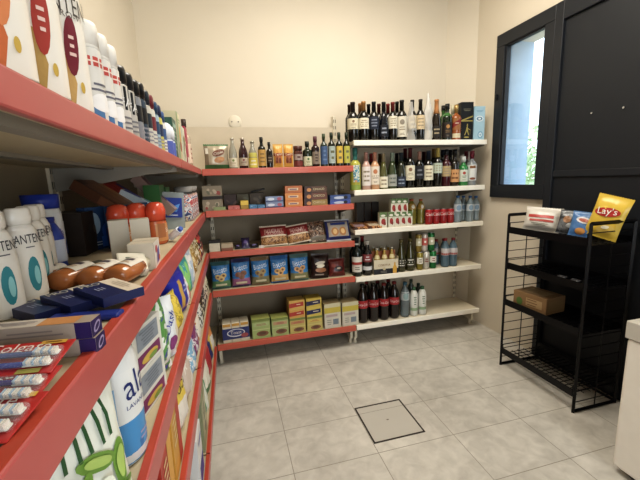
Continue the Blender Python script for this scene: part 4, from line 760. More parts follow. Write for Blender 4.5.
lcart('hair_dye_box', 1.68, Z, XG-.06, .12, .06, .215, M('d0c9a4', .4), 'tall cream box with green and red print on the top left shelf', None, lambda b, mp, w, h, d: (b.rect(mp, -w*.5, 0, -w*.2, h, M('8fa878', .4), .001), b.ell(mp, w*.15, h*.6, w*.2, h*.16, M('d8a050', .4), .001), b.ell(mp, w*.1, h*.35, w*.2, h*.1, M('a84a3c', .4), .0014), b.lines(mp, w*.1, h*.85, w*.5, h*.1, 2, M('5a7a4c', .4), .001)))
lcart('hair_dye_box', 1.84, Z, XG-.06, .10, .06, .18, M('c9ccb4', .4), 'pale box with mixed print, between the cream box and the magenta one', None, deco_mix(['8aa070', 'c87a60', 'e0d8b0', '6a8a8a'], 9))
lcart('hair_dye_box', 1.97, Z, XG-.055, .09, .05, .20, M('b01f4c', .4), 'magenta box on the top left shelf near the corner', None, lambda b, mp, w, h, d: b.rect(mp, -w*.5, 0, w*.5, h*.25, M('d8c8b8', .4), .001))
LB('syrup_bottle', 2.1, Z, XG-.05, 'spirit', .028, .26, M('b8a48c', .12, coat=.3), M('3a2a24', .4), .84, [(.1, .5, 160, M('d8c0a8', .5), d_lines('9a5a4a', 3))], 'bottle with dark cap near the corner on the top left shelf', None)
for k, y in enumerate((2.13, 2.24)):
    pack('snack_bag', 'small white and teal pouch in the corner of the top left shelf, '+['nearer', 'farther'][k], 'bag', (XG-.05, y, Z+.003), .09, .12, .03, M('c8bca4', .35), R90, 'small pouches in the corner', matf=lambda a, c: M('3a8a84', .4) if c < .2 else (M('c8805c', .4) if c < .45 else M('cdc6b4', .4)))

# ---- second left shelf
Z = LZ[3]
def pemb(b, mp, w, z0, z1):
    h = z1-z0
    b.ell(mp, w*.02, z0+h*.32, w*.27, h*.26, M('2f8f9c', .3), .0014)
    b.ell(mp, w*.09, z0+h*.30, w*.12, h*.14, M('8fd0d4', .3), .0026); b.text(mp, 'PANTENE', 0, z0+h*.84, w*1.5, M('34343c', .4), .0026, 0, 1.7); b.lines(mp, 0, z0+h*.72, w*.6, h*.04, 1, M('6a6a70', .4), .002)
for k, (x, y) in enumerate([(-.335, .60), (-.335, .672), (-.355, .745), (-.375, .81), (-.385, .56)]):
    bottle('conditioner_bottle', 'white shampoo bottle with teal emblem, second left shelf, '+['nearest of the front row', 'second from the viewer', 'third from the viewer', 'farthest of the front row', 'cut by the frame edge'][k], 'bottle', (x, y, Z+.001), 'shampoo', .0265, .158, PW, PW, .83, [(.08, .80, 150, PW, pemb)], R90-.55, 'white shampoo bottles with teal emblem', sy=.62)
t = bottle('wipes_tub', 'white plastic tub with blue screw lid behind the white shampoo bottles', 'tub', (-.455, 1.02, Z+.001), 'jar', .039, .174, M('dfe4e6', .3), M('1f3fae', .35), .8, [(.12, .6, 160, M('e0e4e8', .3), lambda b, mp, w, z0, z1: (b.poly(mp, [(w*.2, z0), (w, z0), (w, z0+(z1-z0)*.7)], M('24469c', .4), .0014), b.text(mp, 'Fresh', 0, z0+(z1-z0)*.7, w, M('3458a8', .4), .0016)))], .8, None, capname='lid')
LB('lotion_bottle', .90, Z, -.39, 'soda', .022, .125, M('2a48a8', .3), M('2a3c90', .3), .9, [(.2, .6, 150, M('c8d0e4', .4), None)], 'blue lotion bottle standing right behind the white shampoo bottles', None)
# dark boxes behind
lcart('gift_set_box', 1.16, Z, -.44, .15, .09, .12, M('2c211a', .5), 'dark brown box in the shade behind the blue-lidded tub', None, deco_mix(['4a3a2c', '1c1714'], 4))
# clear and blue blister packs
def bluep(b, mp, w, h, d): b.ell(mp, -w*.2, h*.62, w*.22, h*.25, M('9ab4c8', .3), .001); b.ell(mp, w*.25, h*.4, w*.2, h*.2, M('1f56a8', .3), .0012); b.lines(mp, 0, h*.15, w*.7, h*.12, 2, M('b8c4cc', .3), .001); b.rect(mp, 0, h*.05, w*.4, h*.3, M('2a6ac0', .3), .0015)
for k, (x, y) in enumerate([(-.40, 1.20), (-.335, 1.22), (-.30, 1.36)]):
    lcart('blister_pack', y, Z, x, .09, .03, .13, M('2c4a74', .25), 'blue and clear blister pack standing behind the orange-capped bottles, '+['nearest', 'middle', 'farthest'][k], 'blue blister packs', bluep, rz=R90-.5, cat='pack', flap=False)
# cartons stacked on their sides, leaning
for k, (y, c, nm, c2) in enumerate([(1.24, '5a341c', 'brown', '7a4a2a'), (1.30, '7a4a28', 'brown', '8a5a30'), (1.36, '7c4c2c', 'brown', '9a6a3a'), (1.43, '9a1418', 'red', 'b8302c'), (1.49, 'a81a1e', 'red', 'c03a34'), (1.55, 'b01c20', 'red', '3a4aa0')]):
    m = M(c, .4); b = B(); b.box(-.085, .085, -.026, .026, -.016, .016, m); b.rect(flat(-.026), .0, -.012, .07, .012, M(c2, .4), .0008); b.box(.0851, .0855, -.02, .02, -.013, .013, M(c2, .4)); b.rect(flat_top(.016), -.06, -.018, .05, .018, M(c2, .4), .0008)
    tag(b.obj('toothpaste_box'), '%s toothpaste carton sloping down to the right under the top left shelf, %s' % (nm, ['nearest', 'second', 'third', 'first red one', 'middle red one', 'last red one'][k]), 'box', (-.385, y, Z+.152), 0, 'sloping toothpaste cartons', rot=(0, .62, -.05))
b = B(); b.T = Matrix.Scale(.68, 4); b.box(-.1, .1, -.02, .02, -.02, .02, M('c4d4dc', .35)); b.rect(flat_top(.02), -.09, -.015, 0, .015, M('3a4aa4', .4), .0008); b.rect(flat_top(.02), .02, -.015, .09, .015, M('6ab4c4', .4), .0008); b.box(.1, .1004, -.016, .016, -.016, .016, M('d8e0e4', .4))
tag(b.obj('toothpaste_box'), 'white and light blue toothpaste carton sloping down in front of the red ones', 'box', (-.31, 1.38, Z+.135), rot=(0, .5, -.15))
b = B(); b.box(-.1, .1, -.025, .025, -.02, .02, M('9a8074', .4)); b.rect(flat_top(.02), -.08, -.02, .05, .02, M('6a5064', .4), .0008); b.box(.1, .1004, -.02, .02, -.016, .016, M('c8b07a', .4))
tag(b.obj('toothpaste_box'), 'beige and mauve carton sloping down, last in the row before the green packs', 'box', (-.30, 1.60, Z+.15), rot=(0, .85, -.1))
# orange-capped bottles
for k, (x, y) in enumerate([(-.325, 1.16), (-.285, 1.21), (-.232, 1.22)]):
    bottle('mouthwash_bottle', 'orange bottle with domed orange cap on the second left shelf, '+['left, behind the white cartons', 'middle one', 'right, nearest the shelf edge'][k], 'bottle', (x, y, Z+.001), 'roll', .035, .135, M('c8622a', .25), M('d8481c', .25, coat=.3), .56, [(.08, .5, 120, M('c88a4c', .4), lambda b, mp, w, z0, z1: (b.rect(mp, -w*.8, z0+(z1-z0)*.2, 0, z1, M('a86a3c', .4), .0014), b.text(mp, 'Dove' if 0 else 'Soft', w*.4, z0+(z1-z0)*.6, w*.8, M('f0e4d8', .4), .002)))], R90-.4, 'orange-capped bottles', sy=.8)
# white cartons
def wcart(b, mp, w, h, d):
    b.rect(mp, -w*.1, h*.1, w*.1, h*.16, M('9a8f7c', .4), .0006); mp = lambda u, v, off: (w/2+off, u*d/w, v); b.rect(mp, -w*.48, .001, w*.48, h-.001, M('dcd6cc', .4), .0004); b.poly(mp, [(-w*.2, h*.15), (w*.2, h*.2), (w*.3, h*.75), (0, h*.6)], M('5a5aa8', .4), .001); b.ell(mp, -w*.15, h*.7, w*.15, h*.14, M('c85a64', .4), .0012); b.ell(mp, w*.2, h*.3, w*.12, h*.1, M('c8642c', .4), .0014)
lcart('face_cream_box', .965, Z, -.272, .043, .045, .106, M('c4b9a4', .5), 'small upright white carton in front of the gap between two orange caps', 'small upright white cartons', wcart, rz=.25)
lcart('face_cream_box', .965, Z, -.224, .043, .045, .106, M('c4b9a4', .5), 'small upright white carton just in front of the orange cap', 'small upright white cartons', wcart, rz=.25)
carton('face_cream_box', 'low white carton with purple and orange print at the shelf edge', 'box', (-.198, .872, Z+.001), .052, .09, .062, M('c4b9a4', .5), dec=wcart, rz=.05)
# amber shampoo bottles lying down, white labels up, caps pointing away
for k, (x, y, rz) in enumerate([(-.352, .765, -.75), (-.300, .760, -.38), (-.252, .758, -.34), (-.207, .757, -.32)]):
    t = thing('hand_soap_bottle', 'amber bottle with white label lying on the second left shelf, '+['farthest left', 'second from the left', 'third from the left', 'nearest the shelf edge'][k], 'bottle', (x, y, Z+.0215), group='lying amber bottles', rot=(0, 0, rz+.1)); S8 = Matrix.Scale(.86, 4)
    am = M('b0682c', .2, coat=.4); P = [(0, -.06), (.022, -.06), (.028, -.05), (.03, .0), (.028, .035), (.014, .05), (.012, .052), (0, .052)]
    b = B(); b.T = S8@Matrix.Rotation(-pi/2, 4, 'X'); b.lathe(P, am, 20, 1.0, .78); b.obj('bottle_body', t)
    b = B(); b.T = S8@Matrix.Rotation(-pi/2, 4, 'X'); b.lathe([(0, .052), (.015, .052), (.016, .054), (.015, .085), (0, .086)], M(['3a4a34', '4a4a3a', 'cfc8ac', 'd8d2bc'][k], .4), 14); b.obj('cap', t)
    def mp(u, v, off):
        a = u/.030; r = .0305+off; return (r*math.sin(a), v, r*.78*math.cos(a))
    b = B(); b.T = S8; b.rect(mp, -.022, -.03, .026, .035, M('ddd6c8', .5), .0004, nu=10); b.rect(mp, -.012, .002, .012, .018, M('4a3f4c', .5), .0012); b.lines(mp, 0, -.012, .03, .016, 2, M('b88a5a', .5), .0012); b.obj('paper_label', t)
b = B(); b.box(-.028, .028, -.03, .03, 0, .02, M('d9d3c0', .45), .004); b.lines(flat_top(.02), 0, 0, .03, .03, 3, M('4a5a4a', .4), .0006); tag(b.obj('soap_pack'), 'small white printed packet leaning against the low white carton', 'pack', (-.212, .800, Z+.016), rot=(.5, .15, .4))
# dark blue boxes
def pro(k): return lambda b: (b.rect(flat_top(.02), -.0575, .008, .0575, .0435, M('dccdb8', .5), .0004, nu=1, nv=1), b.lines(flat_top(.02), .0, .026, .07, .02, 3, M('b8aa94', .4), .0010), b.text(flat_top(.02), 'PRO', -.042, -.018, .040, M('d0cbb8', .4), .0012, R90, 1.3), b.lines(flat_top(.02), .0, -.018, .03, .02, 3, M('9aa0bc', .4), .0012))
for k, (x, y, rz, z, ty) in enumerate([(-.285, .600, -.72, .001, .0), (-.242, .606, -.74, .008, .06), (-.197, .606, -.78, .015, .06)]):
    b = B(); b.T = Matrix.Scale(.73, 4); b.box(-.058, .058, -.044, .044, 0, .02, M('1f2a5c', .35)); pro(k)(b)
    tag(b.obj('hair_colour_box'), 'dark blue carton with white end on the second left shelf, '+['farthest left, mostly covered', 'middle', 'nearest the shelf edge'][k], 'box', (x, y, Z+z), group='dark blue cartons with white ends', rot=(0, ty, rz))
b = B(); b.box(-.05, .045, -.012, .012, 0, .009, M('22368c', .35), .003); tag(b.obj('hair_colour_box'), 'thin royal blue packet lying in front of the dark blue cartons', 'pack', (-.208, .545, Z+.001), rot=(0, 0, -.12))
# white and purple toothpaste boxes
def tpb(b):
    b.box(-.10, .10, -.022, .022, 0, .034, M('a8998c', .5)); mt = flat_top(.034)
    b.rect(mt, -.09, -.02, .0, .02, M('c8bfb2', .5), .0005, nu=1, nv=1); b.rect(mt, .0, -.02, .07, .02, M('c88a48', .5), .0006, nu=1, nv=1); b.lines(mt, -.045, 0, .07, .02, 3, M('8a8088', .5), .001)
    ms = flat_side(.10); b.rect(ms, -.022, 0, .022, .034, M('2f1f5c', .4), .0005, nu=1, nv=1); b.ell(ms, 0, .017, .016, .009, M('a89ac0', .4), .001, .5); b.ell(ms, 0, .017, .011, .005, M('2f1f5c', .4), .0016, .5)
    mf = flat(-.022); b.rect(mf, .07, 0, .10, .034, M('2f1f5c', .4), .0004, nu=1, nv=1); b.lines(mf, -.01, .018, .12, .016, 2, M('8a7c78', .5), .0008)
for k in range(2):
    b = B(); b.T = Matrix.Scale(.56, 4); tpb(b); tag(b.obj('toothpaste_box'), 'greyish white toothpaste carton with purple end, %s of the two' % ['lower', 'upper'][k], 'box', (-.213-.002*k, .438+.002*k, Z+.001+k*.0195), group='toothpaste cartons with purple ends', rot=(0, 0, -.06-.03*k))
# toothbrush packs
def brush_pack(x, y, z, rz, ry, label, hc, dark='c01f1c'):
    t = thing('toothbrush_pack', label, 'pack', (x, y, z), group='red toothbrush packs', rot=(.22, ry, rz)); S6 = Matrix.Scale(.68, 4)
    b = B(); b.T = S6; b.box(-.115, .095, -.036, .036, 0, .002, M(dark, .3, coat=.5), .0008); mt = flat_top(.002)
    b.text(mt, 'Colgate', .025, .021, .085, M('f0e6e0', .4), .0012, 0); b.rect(mt, .05, .027, .085, .035, M('d8a82c', .4), .0014, nu=1, nv=1); b.lines(mt, .067, .031, .025, .004, 1, M('6a2418', .4), .002)
    b.rect(mt, .05, -.035, .08, -.026, M('b8b04c', .4), .0014, nu=1, nv=1)
    b.obj('card', t)
    for s, (yy, hcol) in enumerate(((.004, hc[0]), (-.018, hc[1]))):
        b = B(); b.T = S6; P = [(-.11, yy, .006), (-.03, yy, .007), (.02, yy, .006), (.055, yy, .005)]
        b.path(P, .004, M(hcol, .25, coat=.4), 8); b.box(.053, .088, yy-.0055, yy+.0055, .003, .006, M('e0dcd4', .3), .002); hb = b.obj('toothbrush_handle', t)
        b = B(); b.T = S6
        for i in range(9): b.box(.056+i*.0034, .058+i*.0034, yy-.005, yy+.005, .006, .012, M('ece6dc', .6) if i % 3 else M('a8c4dc', .6))
        b.obj('bristles', hb)
    b = B(); b.T = S6; gm = M('d8dde0', .05, alpha=.13, coat=.6); b.box(-.112, .093, -.026, .012, .002, .013, gm, .005); b.obj('clear_blister', t)
brush_pack(-.232, .379, Z+.026, -.10, .0, 'red toothbrush pack on top of the pile, against the toothpaste cartons', ('5a6a9a', '3a4a9c'))
brush_pack(-.232, .345, Z+.017, -.14, .02, 'red toothbrush pack in the middle of the pile with violet handle', ('3a2a7c', '2a3ca0'))
brush_pack(-.230, .313, Z+.010, -.18, .0, 'red toothbrush pack lowest in the pile, nearest the viewer', ('2c6ab0', '2a3ca0'))
b = B(); b.box(-.05, .04, -.02, .02, 0, .007, M('24498c', .3, coat=.4), .003); b.lines(flat_top(.007), .005, 0, .05, .02, 3, M('5a7cb4', .4), .001); b.ell(flat_top(.007), -.035, .005, .009, .008, M('d8a890', .4), .0016); tag(b.obj('razor_pack'), 'dark blue blister pack at the shelf edge nearest the viewer', 'pack', (-.226, .288, Z+.001), rot=(0, 0, -.35))
# farther along: blue pack in clear plastic, tube, jars, green packs
t = thing('razor_pack', 'clear plastic pack with blue insert hanging at the edge of the second left shelf', 'pack', (-.245, 1.60, Z+.001), rot=(-.1, .1, R90-1.0))
b = B().box(-.06, .06, 0, .004, 0, .16, M('8f9a9c', .15, alpha=.75, coat=.5), .001); b.obj('plastic_sleeve', t)
b = B().box(-.045, .045, -.008, 0, .05, .135, M('1f3a8c', .25)); mp = flat(-.008); b.poly(mp, [(-.03, .07), (.02, .075), (.036, .11), (-.005, .095)], M('4a86c8', .3), .0008); b.lines(mp, 0, .06, .06, .01, 1, M('b0b8c8', .3), .0012); b.obj('insert', t)
b = B(); b.path([(0, 0, 0), (0, 0, .05)], .012, M('d8dce0', .3), 12); b.tube((0, 0, .05), (0, 0, .06), .008, M('3a5cb0', .3), 10); tag(b.obj('cream_tube'), 'small white tube with blue cap leaning at the shelf edge', 'tube', (-.20, 1.26, Z+.013), rot=(1.0, .0, .9))
for k, (x, y, z) in enumerate([(-.226, 1.95, 0), (-.226, 2.05, 0), (-.226, 2.15, 0), (-.226, 2.25, 0)]):
    bottle('candy_jar', 'tall jar of mixed coloured print with grey lid, '+['nearest', 'second', 'third', 'farthest'][k]+' along the second left shelf', 'jar', (x, y, Z+.001), 'jar', .045, .175+.003*(k % 2), art(['d8d4cc', '3a4a7c', 'd8d8d8', 'b04a4c', 'd0c8b0', '5a6a9c', 'e0e0dc'], 22, .4), M('8a8884', .6), .8, [(.82, .85, 360, M('33322f', .5), None)], R90, 'printed jars with grey lids', capname='lid')
for k, (y, h) in enumerate([(1.60, .19), (1.75, .18)]):
    lcart('tea_box', y, Z, -.30, .11, .06, h, M('2f6a30', .4), 'green box behind the printed jars, '+['nearer', 'farther'][k], 'green boxes behind the jars', lambda b, mp, w, h, d: (b.ell(mp, w*.2, h*.6, w*.2, h*.2, M('a8b840', .4), .001), b.lines(mp, 0, h*.25, w*.6, h*.2, 2, M('c8d0a0', .4), .001)))

# ---- third left shelf (seen through the gap below the second)
Z = LZ[2]
def LP(name, y, x, w, h, t, label, colf, group=None, dec=None, rot=None, z=None, cat='bag', seal=None, th=None):
    if th is None: th = (1.15 if y < 1 else 1.38) if Z > .8 else 1.42
    rz = (rot[2] if rot else R90)-R90+th; tx, ty = (rot[0], rot[1]) if rot else (-.08, 0)
    xn = XG-.006-w/2*abs(math.cos(rz))*.7-t/2*abs(math.sin(rz))*.9
    return pack(name, label, cat, (xn, y, (Z if z is None else z)+.006), w, h, t, colf(.5, .5), R90, group, dec, (tx, ty, rz), seal or colf(.5, .9), colf)
def leek(b, mp, w, h):
    g = M('6f9a34', .4); g2 = M('a8c45c', .4); dg = M('2f5a34', .4)
    for k in range(5):
        a = 2*pi*k/5+.3; u, v = w*.27*math.cos(a), h*.36+w*.27*math.sin(a); b.ell(mp, u, v, w*.24, w*.09, g, .0014+.0003*k, a+1.1); b.ell(mp, u, v, w*.17, w*.05, g2, .003+.0003*k, a+1.1)
    b.ell(mp, 0, h*.36, w*.1, w*.1, M('e4ead8', .4), .0052)
    for k in range(5): b.rect(mp, -w*.3+k*w*.13, h*.62, -w*.26+k*w*.13, h*.92, dg, .0014, sk=w*.02, nu=2)
LP('wipes_pack', .455, -.205, .135, .20, .04, 'white wipes pack with green ribbon flower, nearest on the third left shelf', lambda a, c: M('dfe4da', .35), None, leek)
LP('wipes_pack', .34, -.215, .06, .12, .03, 'blue pack edge beside the green ribbon flower pack', lambda a, c: M('22469c', .35))
t = bottle('bleach_bottle', 'tall white and blue bottle with dark blue letters on the third left shelf', 'bottle', (-.198, .60, Z+.001), 'milk', .036, .238, M('dcdfdf', .3), M('2f6ab0', .35), .9,
           [(.0+.02, .34, 220, art(['2272b4', '3a90cc', '1c4f98'], 16, .35), lambda b, mp, w, z0, z1: b.lines(mp, w*.2, (z0+z1)*.5, w*.5, .02, 2, M('a8a0c8', .4), .0018)), (.34, .85, 220, M('dfe1e0', .35), lambda b, mp, w, z0, z1: (b.text(mp, 'ala', .004, z0+(z1-z0)*.5, .052, M('1d2f74', .35), .002, .12, 1.3), b.text(mp, 'LAVANDA', .004, z0+(z1-z0)*.2, .05, M('34488c', .35), .002), b.rect(mp, -w*.9, z0, -w*.55, z1, M('8ab4dc', .4), .0012)))], R90-.35, None, sy=.7)
def wip(b, mp, w, h, d):
    b.rect(mp, -w*.38, h*.48, w*.38, h*.92, M('8a94a0', .4), .0008); b.lines(mp, 0, h*.7, w*.6, h*.35, 5, M('6f7884', .4), .0014)
    b.rect(mp, -w*.4, h*.08, w*.4, h*.38, M('7c2f64', .4), .0008); b.ell(mp, 0, h*.2, w*.3, h*.1, M('c8a83c', .4), .0014); b.ell(mp, w*.1, h*.16, w*.16, h*.06, M('7a9a3c', .4), .002)
for k in range(2):
    lcart('wipes_box', .715, Z+k*.092, -.215, .125, .09, .091, M('d4d4cc', .4), 'white pack with grey panel and purple-yellow label, %s of two' % ['lower', 'upper'][k], 'stacked white packs with purple-yellow label', wip, cat='pack', flap=False, bev=0, rz=R90-.22)
wg = lambda a, c: art(['dfe4e0', 'dfe4e0', '5a9a4c', '3a4aa0', 'e4e8e4'], 18, .35)
LP('detergent_bag', .85, -.205, .11, .225, .04, 'white bag with green and blue print standing behind the stacked white packs', wg)
def wb(b, mp, w, h): b.text(mp, 'Dash', 0, h*.6, w*.8, M('3040a0', .4), .002, .9); b.ell(mp, w*.1, h*.25, w*.25, h*.1, M('8a3a7c', .4), .001, .6)
LP('detergent_bag', .935, -.195, .085, .165, .035, 'white bag with slanted blue and violet print', lambda a, c: M('dde4ea', .35), None, wb, rot=(-.1, .15, R90))
LP('detergent_bag', .995, -.20, .07, .145, .04, 'plain beige-white bag beside the yellow sponge bag', lambda a, c: M('d8ccb8', .45))
LP('sponge_bag', 1.095, -.20, .14, .125, .06, 'bright yellow sponge bag with dark dots on the third left shelf', lambda a, c: art(['e0cc2c', 'd8c024', 'a8921c', 'e8d840'], 30, .5))
LP('detergent_bag', 1.32, -.23, .10, .13, .05, 'white and red printed bag behind the yellow sponge bag', lambda a, c: art(['dfe0e4', 'dfe0e4', 'c04a50', '3a48a0'], 16, .35))
LP('diaper_pack', 1.24, -.195, .20, .175, .06, 'royal blue pack with yellow panel on the third left shelf', lambda a, c: M('1f2fae', .3) if not (.42 < a < .58 and .2 < c < .75) else M('c8a03c', .4), None, lambda b, mp, w, h: (b.lines(mp, w*.22, h*.55, w*.3, h*.2, 2, M('a8b4e0', .4), .001)))
LP('sponge_bag', 1.42, -.195, .15, .205, .06, 'green and turquoise pack behind the royal blue pack', lambda a, c: art(['6ab84c', '8acc70', '2fa0a8', 'c8e0c0'], 12, .35))
LP('snack_bag', 1.55, -.2, .13, .225, .05, 'white and pale blue bag behind the green pack', lambda a, c: art(['d8dce0', 'b0c4d8', 'e4e4e0', 'c8a070'], 14, .35))
LP('snack_bag', 1.70, -.19, .18, .22, .08, 'golden clear bag of chips, nearer of the two', lambda a, c: art(['c8a85c', 'd8c898', 'a8843c', 'e0d8c0'], 24, .25), 'golden clear bags')
LP('snack_bag', 1.90, -.19, .18, .215, .08, 'golden clear bag of chips, farther of the two', lambda a, c: art(['c8b070', 'd8ccb0', '8a7440', 'e8e0cc'], 24, .25), 'golden clear bags')
LP('snack_bag', 2.11, -.19, .16, .20, .06, 'bag with yellow, red and black patches near the corner, third left shelf', lambda a, c: art(['d8c04c', 'b8323a', '2a2420', 'd8d0c0', '8a9a44'], 18, .3))
# ---- fourth left shelf
Z = LZ[1]
for k, (y, c, c2, lb, h) in enumerate([(.60, '1f1a18', 'b88a2c', 'black and ochre box, nearest on the fourth left shelf', .14), (.72, 'b8301c', 'd8a02c', 'red-orange box with yellow side on the fourth left shelf', .19), (.85, 'd09a24', 'b8301c', 'yellow box with red print beside the red-orange one', .20)]):
    lcart('pasta_box', y, Z, -.20, .11, .06, h, M(c, .4), lb, None, lambda b, mp, w, h, d, c2=c2: (b.rect(mp, w*.1, 0, w*.5, h, M(c2, .4), .0008), b.lines(mp, -w*.15, h*.6, w*.5, h*.4, 4, M('e0c890', .4), .0012)))
def poco(b, mp, w, h): b.text(mp, 'POCO', 0, h*.68, w*.8, M('2a2a2a', .4), .002, .0)
LP('flour_bag', 1.02, -.19, .13, .21, .06, 'white bag with yellow top and dark letters on the fourth left shelf', lambda a, c: M('dcc02c', .35) if c > .5 else M('ddd6cc', .35), None, poco)
LP('flour_bag', 1.17, -.19, .13, .2, .06, 'crumpled white bag beside the yellow-topped bag', lambda a, c: art(['d8d0c8', 'c8b8ac', 'e0dcd4', 'c8806c'], 12, .35))
mixes = [('white and blue', ['d4dce4', '7ab0d4', 'e4e4e4', 'c86a3c']), ('purple and dark blue', ['3a3078', '8a3a74', 'd8d0d8', '2a2a5c']), ('orange and white', ['c87a3c', 'e0d8cc', 'd8d4c8', '3a6aa0']), ('black and white', ['2a2a2c', 'd8d8d4', '3a3a3c', 'b09a50']), ('gold and black', ['a08a44', '2c2824', 'd0c8b0', '5a5a34']), ('silver and dark', ['b8b8b4', '34343a', 'd8d0c4', '8a3a34']), ('red and cream', ['a8343a', 'd8ccb8', '3a2c28', 'c8a060']), ('green and cream', ['4a7a3c', 'd8d0b0', '2a3a24', 'b8a84c'])]
for k, (nm, cs) in enumerate(mixes):
    LP('snack_bag', 1.31+k*.135, -.19, .125, .205+.012*(k % 3), .05, nm+' printed bag on the fourth left shelf', lambda a, c, cs=cs: art(cs, 20, .35))
# ---- bottom left shelf
Z = LZ[0]
bot = [('yellow and blue striped', ['d8c82c', '2a6ab8', 'e4e0d0', 'd8c82c'], .72), ('yellow and white', ['d8cc3c', 'e0dcd0', '3a7ab8', 'd8c82c'], .86), ('red-topped black', ['2a2624', '2a2624', '8a1c24', '1c1a1a'], .99)]
for nm, cs, y in bot: LP('rice_bag', y, -.19, .13, .25, .06, nm+' bag on the bottom left shelf', lambda a, c, cs=cs: art(cs, 9, .35))
lcart('salt_box', 1.15, Z, -.195, .13, .07, .22, M('dcdcdc', .4), 'white box with deep blue panel on the bottom left shelf', None, lambda b, mp, w, h, d: (b.rect(mp, -w*.3, h*.05, w*.5, h*.4, M('1c2f98', .4), .0008), b.rect(mp, -w*.2, h*.75, w*.4, h*.82, M('2a48a8', .4), .0008)))
lcart('pasta_box', 1.36, Z, -.195, .16, .07, .24, M('8f9470', .5), 'olive-beige box with dark print on the bottom left shelf', None, lambda b, mp, w, h, d: (b.rect(mp, -w*.4, h*.2, w*.4, h*.85, M('b8b894', .4), .0008), b.lines(mp, 0, h*.6, w*.5, h*.3, 3, M('4a4c38', .4), .0014), b.ell(mp, 0, h*.3, w*.2, h*.06, M('4a4c38', .4), .0014)))
LP('rice_bag', 1.60, -.185, .18, .25, .06, 'white and green striped bag on the bottom left shelf', lambda a, c: M('3a8a5c', .4) if int(a*9) % 3 == 0 else M('d8dcd0', .4))
LP('rice_bag', 1.80, -.185, .16, .24, .06, 'cream and green bag on the bottom left shelf', lambda a, c: M('d8d4c4', .4) if c > .3 else M('4a7a4c', .4))
LP('rice_bag', 1.98, -.185, .15, .23, .06, 'dark red bag on the bottom left shelf near the corner', lambda a, c: M('a82430', .4))
LP('rice_bag', 2.13, -.18, .14, .24, .06, 'bright yellow and navy bag on the bottom left shelf near the corner', lambda a, c: M('24306c', .4) if .35 < a+c*.5 < .8 else M('dcc42c', .4))
LP('rice_bag', 2.28, -.18, .13, .22, .06, 'white and orange bag in the corner of the bottom left shelf', lambda a, c: M('d88a3c', .4) if c > .6 else M('dcd8d0', .4))
GOODS = False
# ------------------------------------------------------------------ black wire rack
K = M('121215', .35, metal=.3)
t = thing('wire_rack', 'black metal wire display rack with four tiers in front of the black door', 'rack', (1.89, 1.58, 0))
x0, x1, y0, y1, zt = -.155, .145, -.263, .265, 1.04
for yy in (y0, y1):
    b = B()
    for a, c in (((x0, yy, 0), (x0, yy, zt)), ((x1, yy, 0), (x1, yy, zt)), ((x0, yy, zt), (x1, yy, zt)), ((x0, yy, .008), (x1, yy, .008))): b.bar(a, c, .010, K)
    f = b.obj('side_frame', t); b = B()
    b.tube(((x0+x1)/2, yy, .01), ((x0+x1)/2, yy, .93), .003, K, 5)
    z = .06
    while z < .96: b.tube((x0, yy, z), (x1, yy, z), .0024, K, 5); z += .062
    b.obj('side_mesh', f)
for z in (.008, zt-.01): B().bar((x1, y0, z), (x1, y1, z), .008, K).obj('back_rail', t)
for z in (.935, .70, .45, .10):
    s = B(); s.box(x0-.002, x0+.002, y0+.01, y1-.01, z-.012, z+.03, K)
    s.box(x1-.004, x1, y0+.01, y1-.01, z-.012, z+.022, K)
    n = 16
    for i in range(n): yy = y0+.03+(y1-y0-.06)*i/(n-1); s.tube((x0, yy, z), (x1, yy, z), .0026, K, 5)
    for i in range(6): xx = x0+.03+(x1-x0-.06)*i/5; s.tube((xx, y0+.01, z-.004), (xx, y1-.01, z-.004), .0026, K, 5)
    if z > .2: s.box(x0, x1, y0+.01, y1-.01, z-.008, z-.006, K)
    so = s.obj('wire_shelf', t); zz = z+.055
    for a in (y0+.012, y1-.012): B().path([(x0, a, z+.02), (x0, a, zz), (x1-.01, a, zz)], .003, K, 5).obj('end_rail', so)
GOODS = .9
def on_rack(px, py, X, Z_): return on_x(px, py, X)
Z = .935
def wr(b, mp, w, h): b.rect(mp, -w*.36, h*.52, w*.34, h*.64, M('c04038', .4), .002, sk=0); b.rect(mp, -w*.3, h*.36, w*.36, h*.45, M('b84a40', .4), .002); b.lines(mp, 0, h*.25, w*.5, h*.12, 2, M('8a8a7c', .4), .002)
pack('snack_bag', 'crumpled white snack bag with red bands, far end of the rack top tier', 'bag', (1.85, 1.72, .943), .205, .15, .07, M('d4cfc4', .3), 0, None, wr, (-.35, .05, -pi/2+.45), matf=lambda a, c: M('d4cfc4', .3))
pack('snack_bag', 'small dark grey snack bag on the rack top tier, left of the blue one', 'bag', (1.88, 1.568, .943), .11, .14, .035, M('55585c', .3), 0, None, lambda b, mp, w, h: (b.ell(mp, -w*.1, h*.6, w*.18, h*.15, M('a87a54', .4), .0015), b.ell(mp, w*.1, h*.35, w*.2, h*.1, M('9aa0a4', .4), .0015)), (-.3, .1, -pi/2+.5), matf=lambda a, c: art(['4a4c50', '6a6e72', '3a3c40', '8a6a50'], 22, .3))
pack('snack_bag', 'blue snack bag with white oval on the rack top tier', 'bag', (1.87, 1.482, .943), .11, .14, .035, M('4a7ab0', .3), 0, None, lambda b, mp, w, h: (b.ell(mp, w*.05, h*.64, w*.33, h*.13, M('d8d8dc', .4), .0015, -.15), b.ell(mp, w*.05, h*.64, w*.22, h*.07, M('c8705c', .4), .0026, -.15), b.ell(mp, 0, h*.2, w*.22, h*.13, M('c88a3c', .4), .0015)), (-.3, .1, -pi/2+.5))
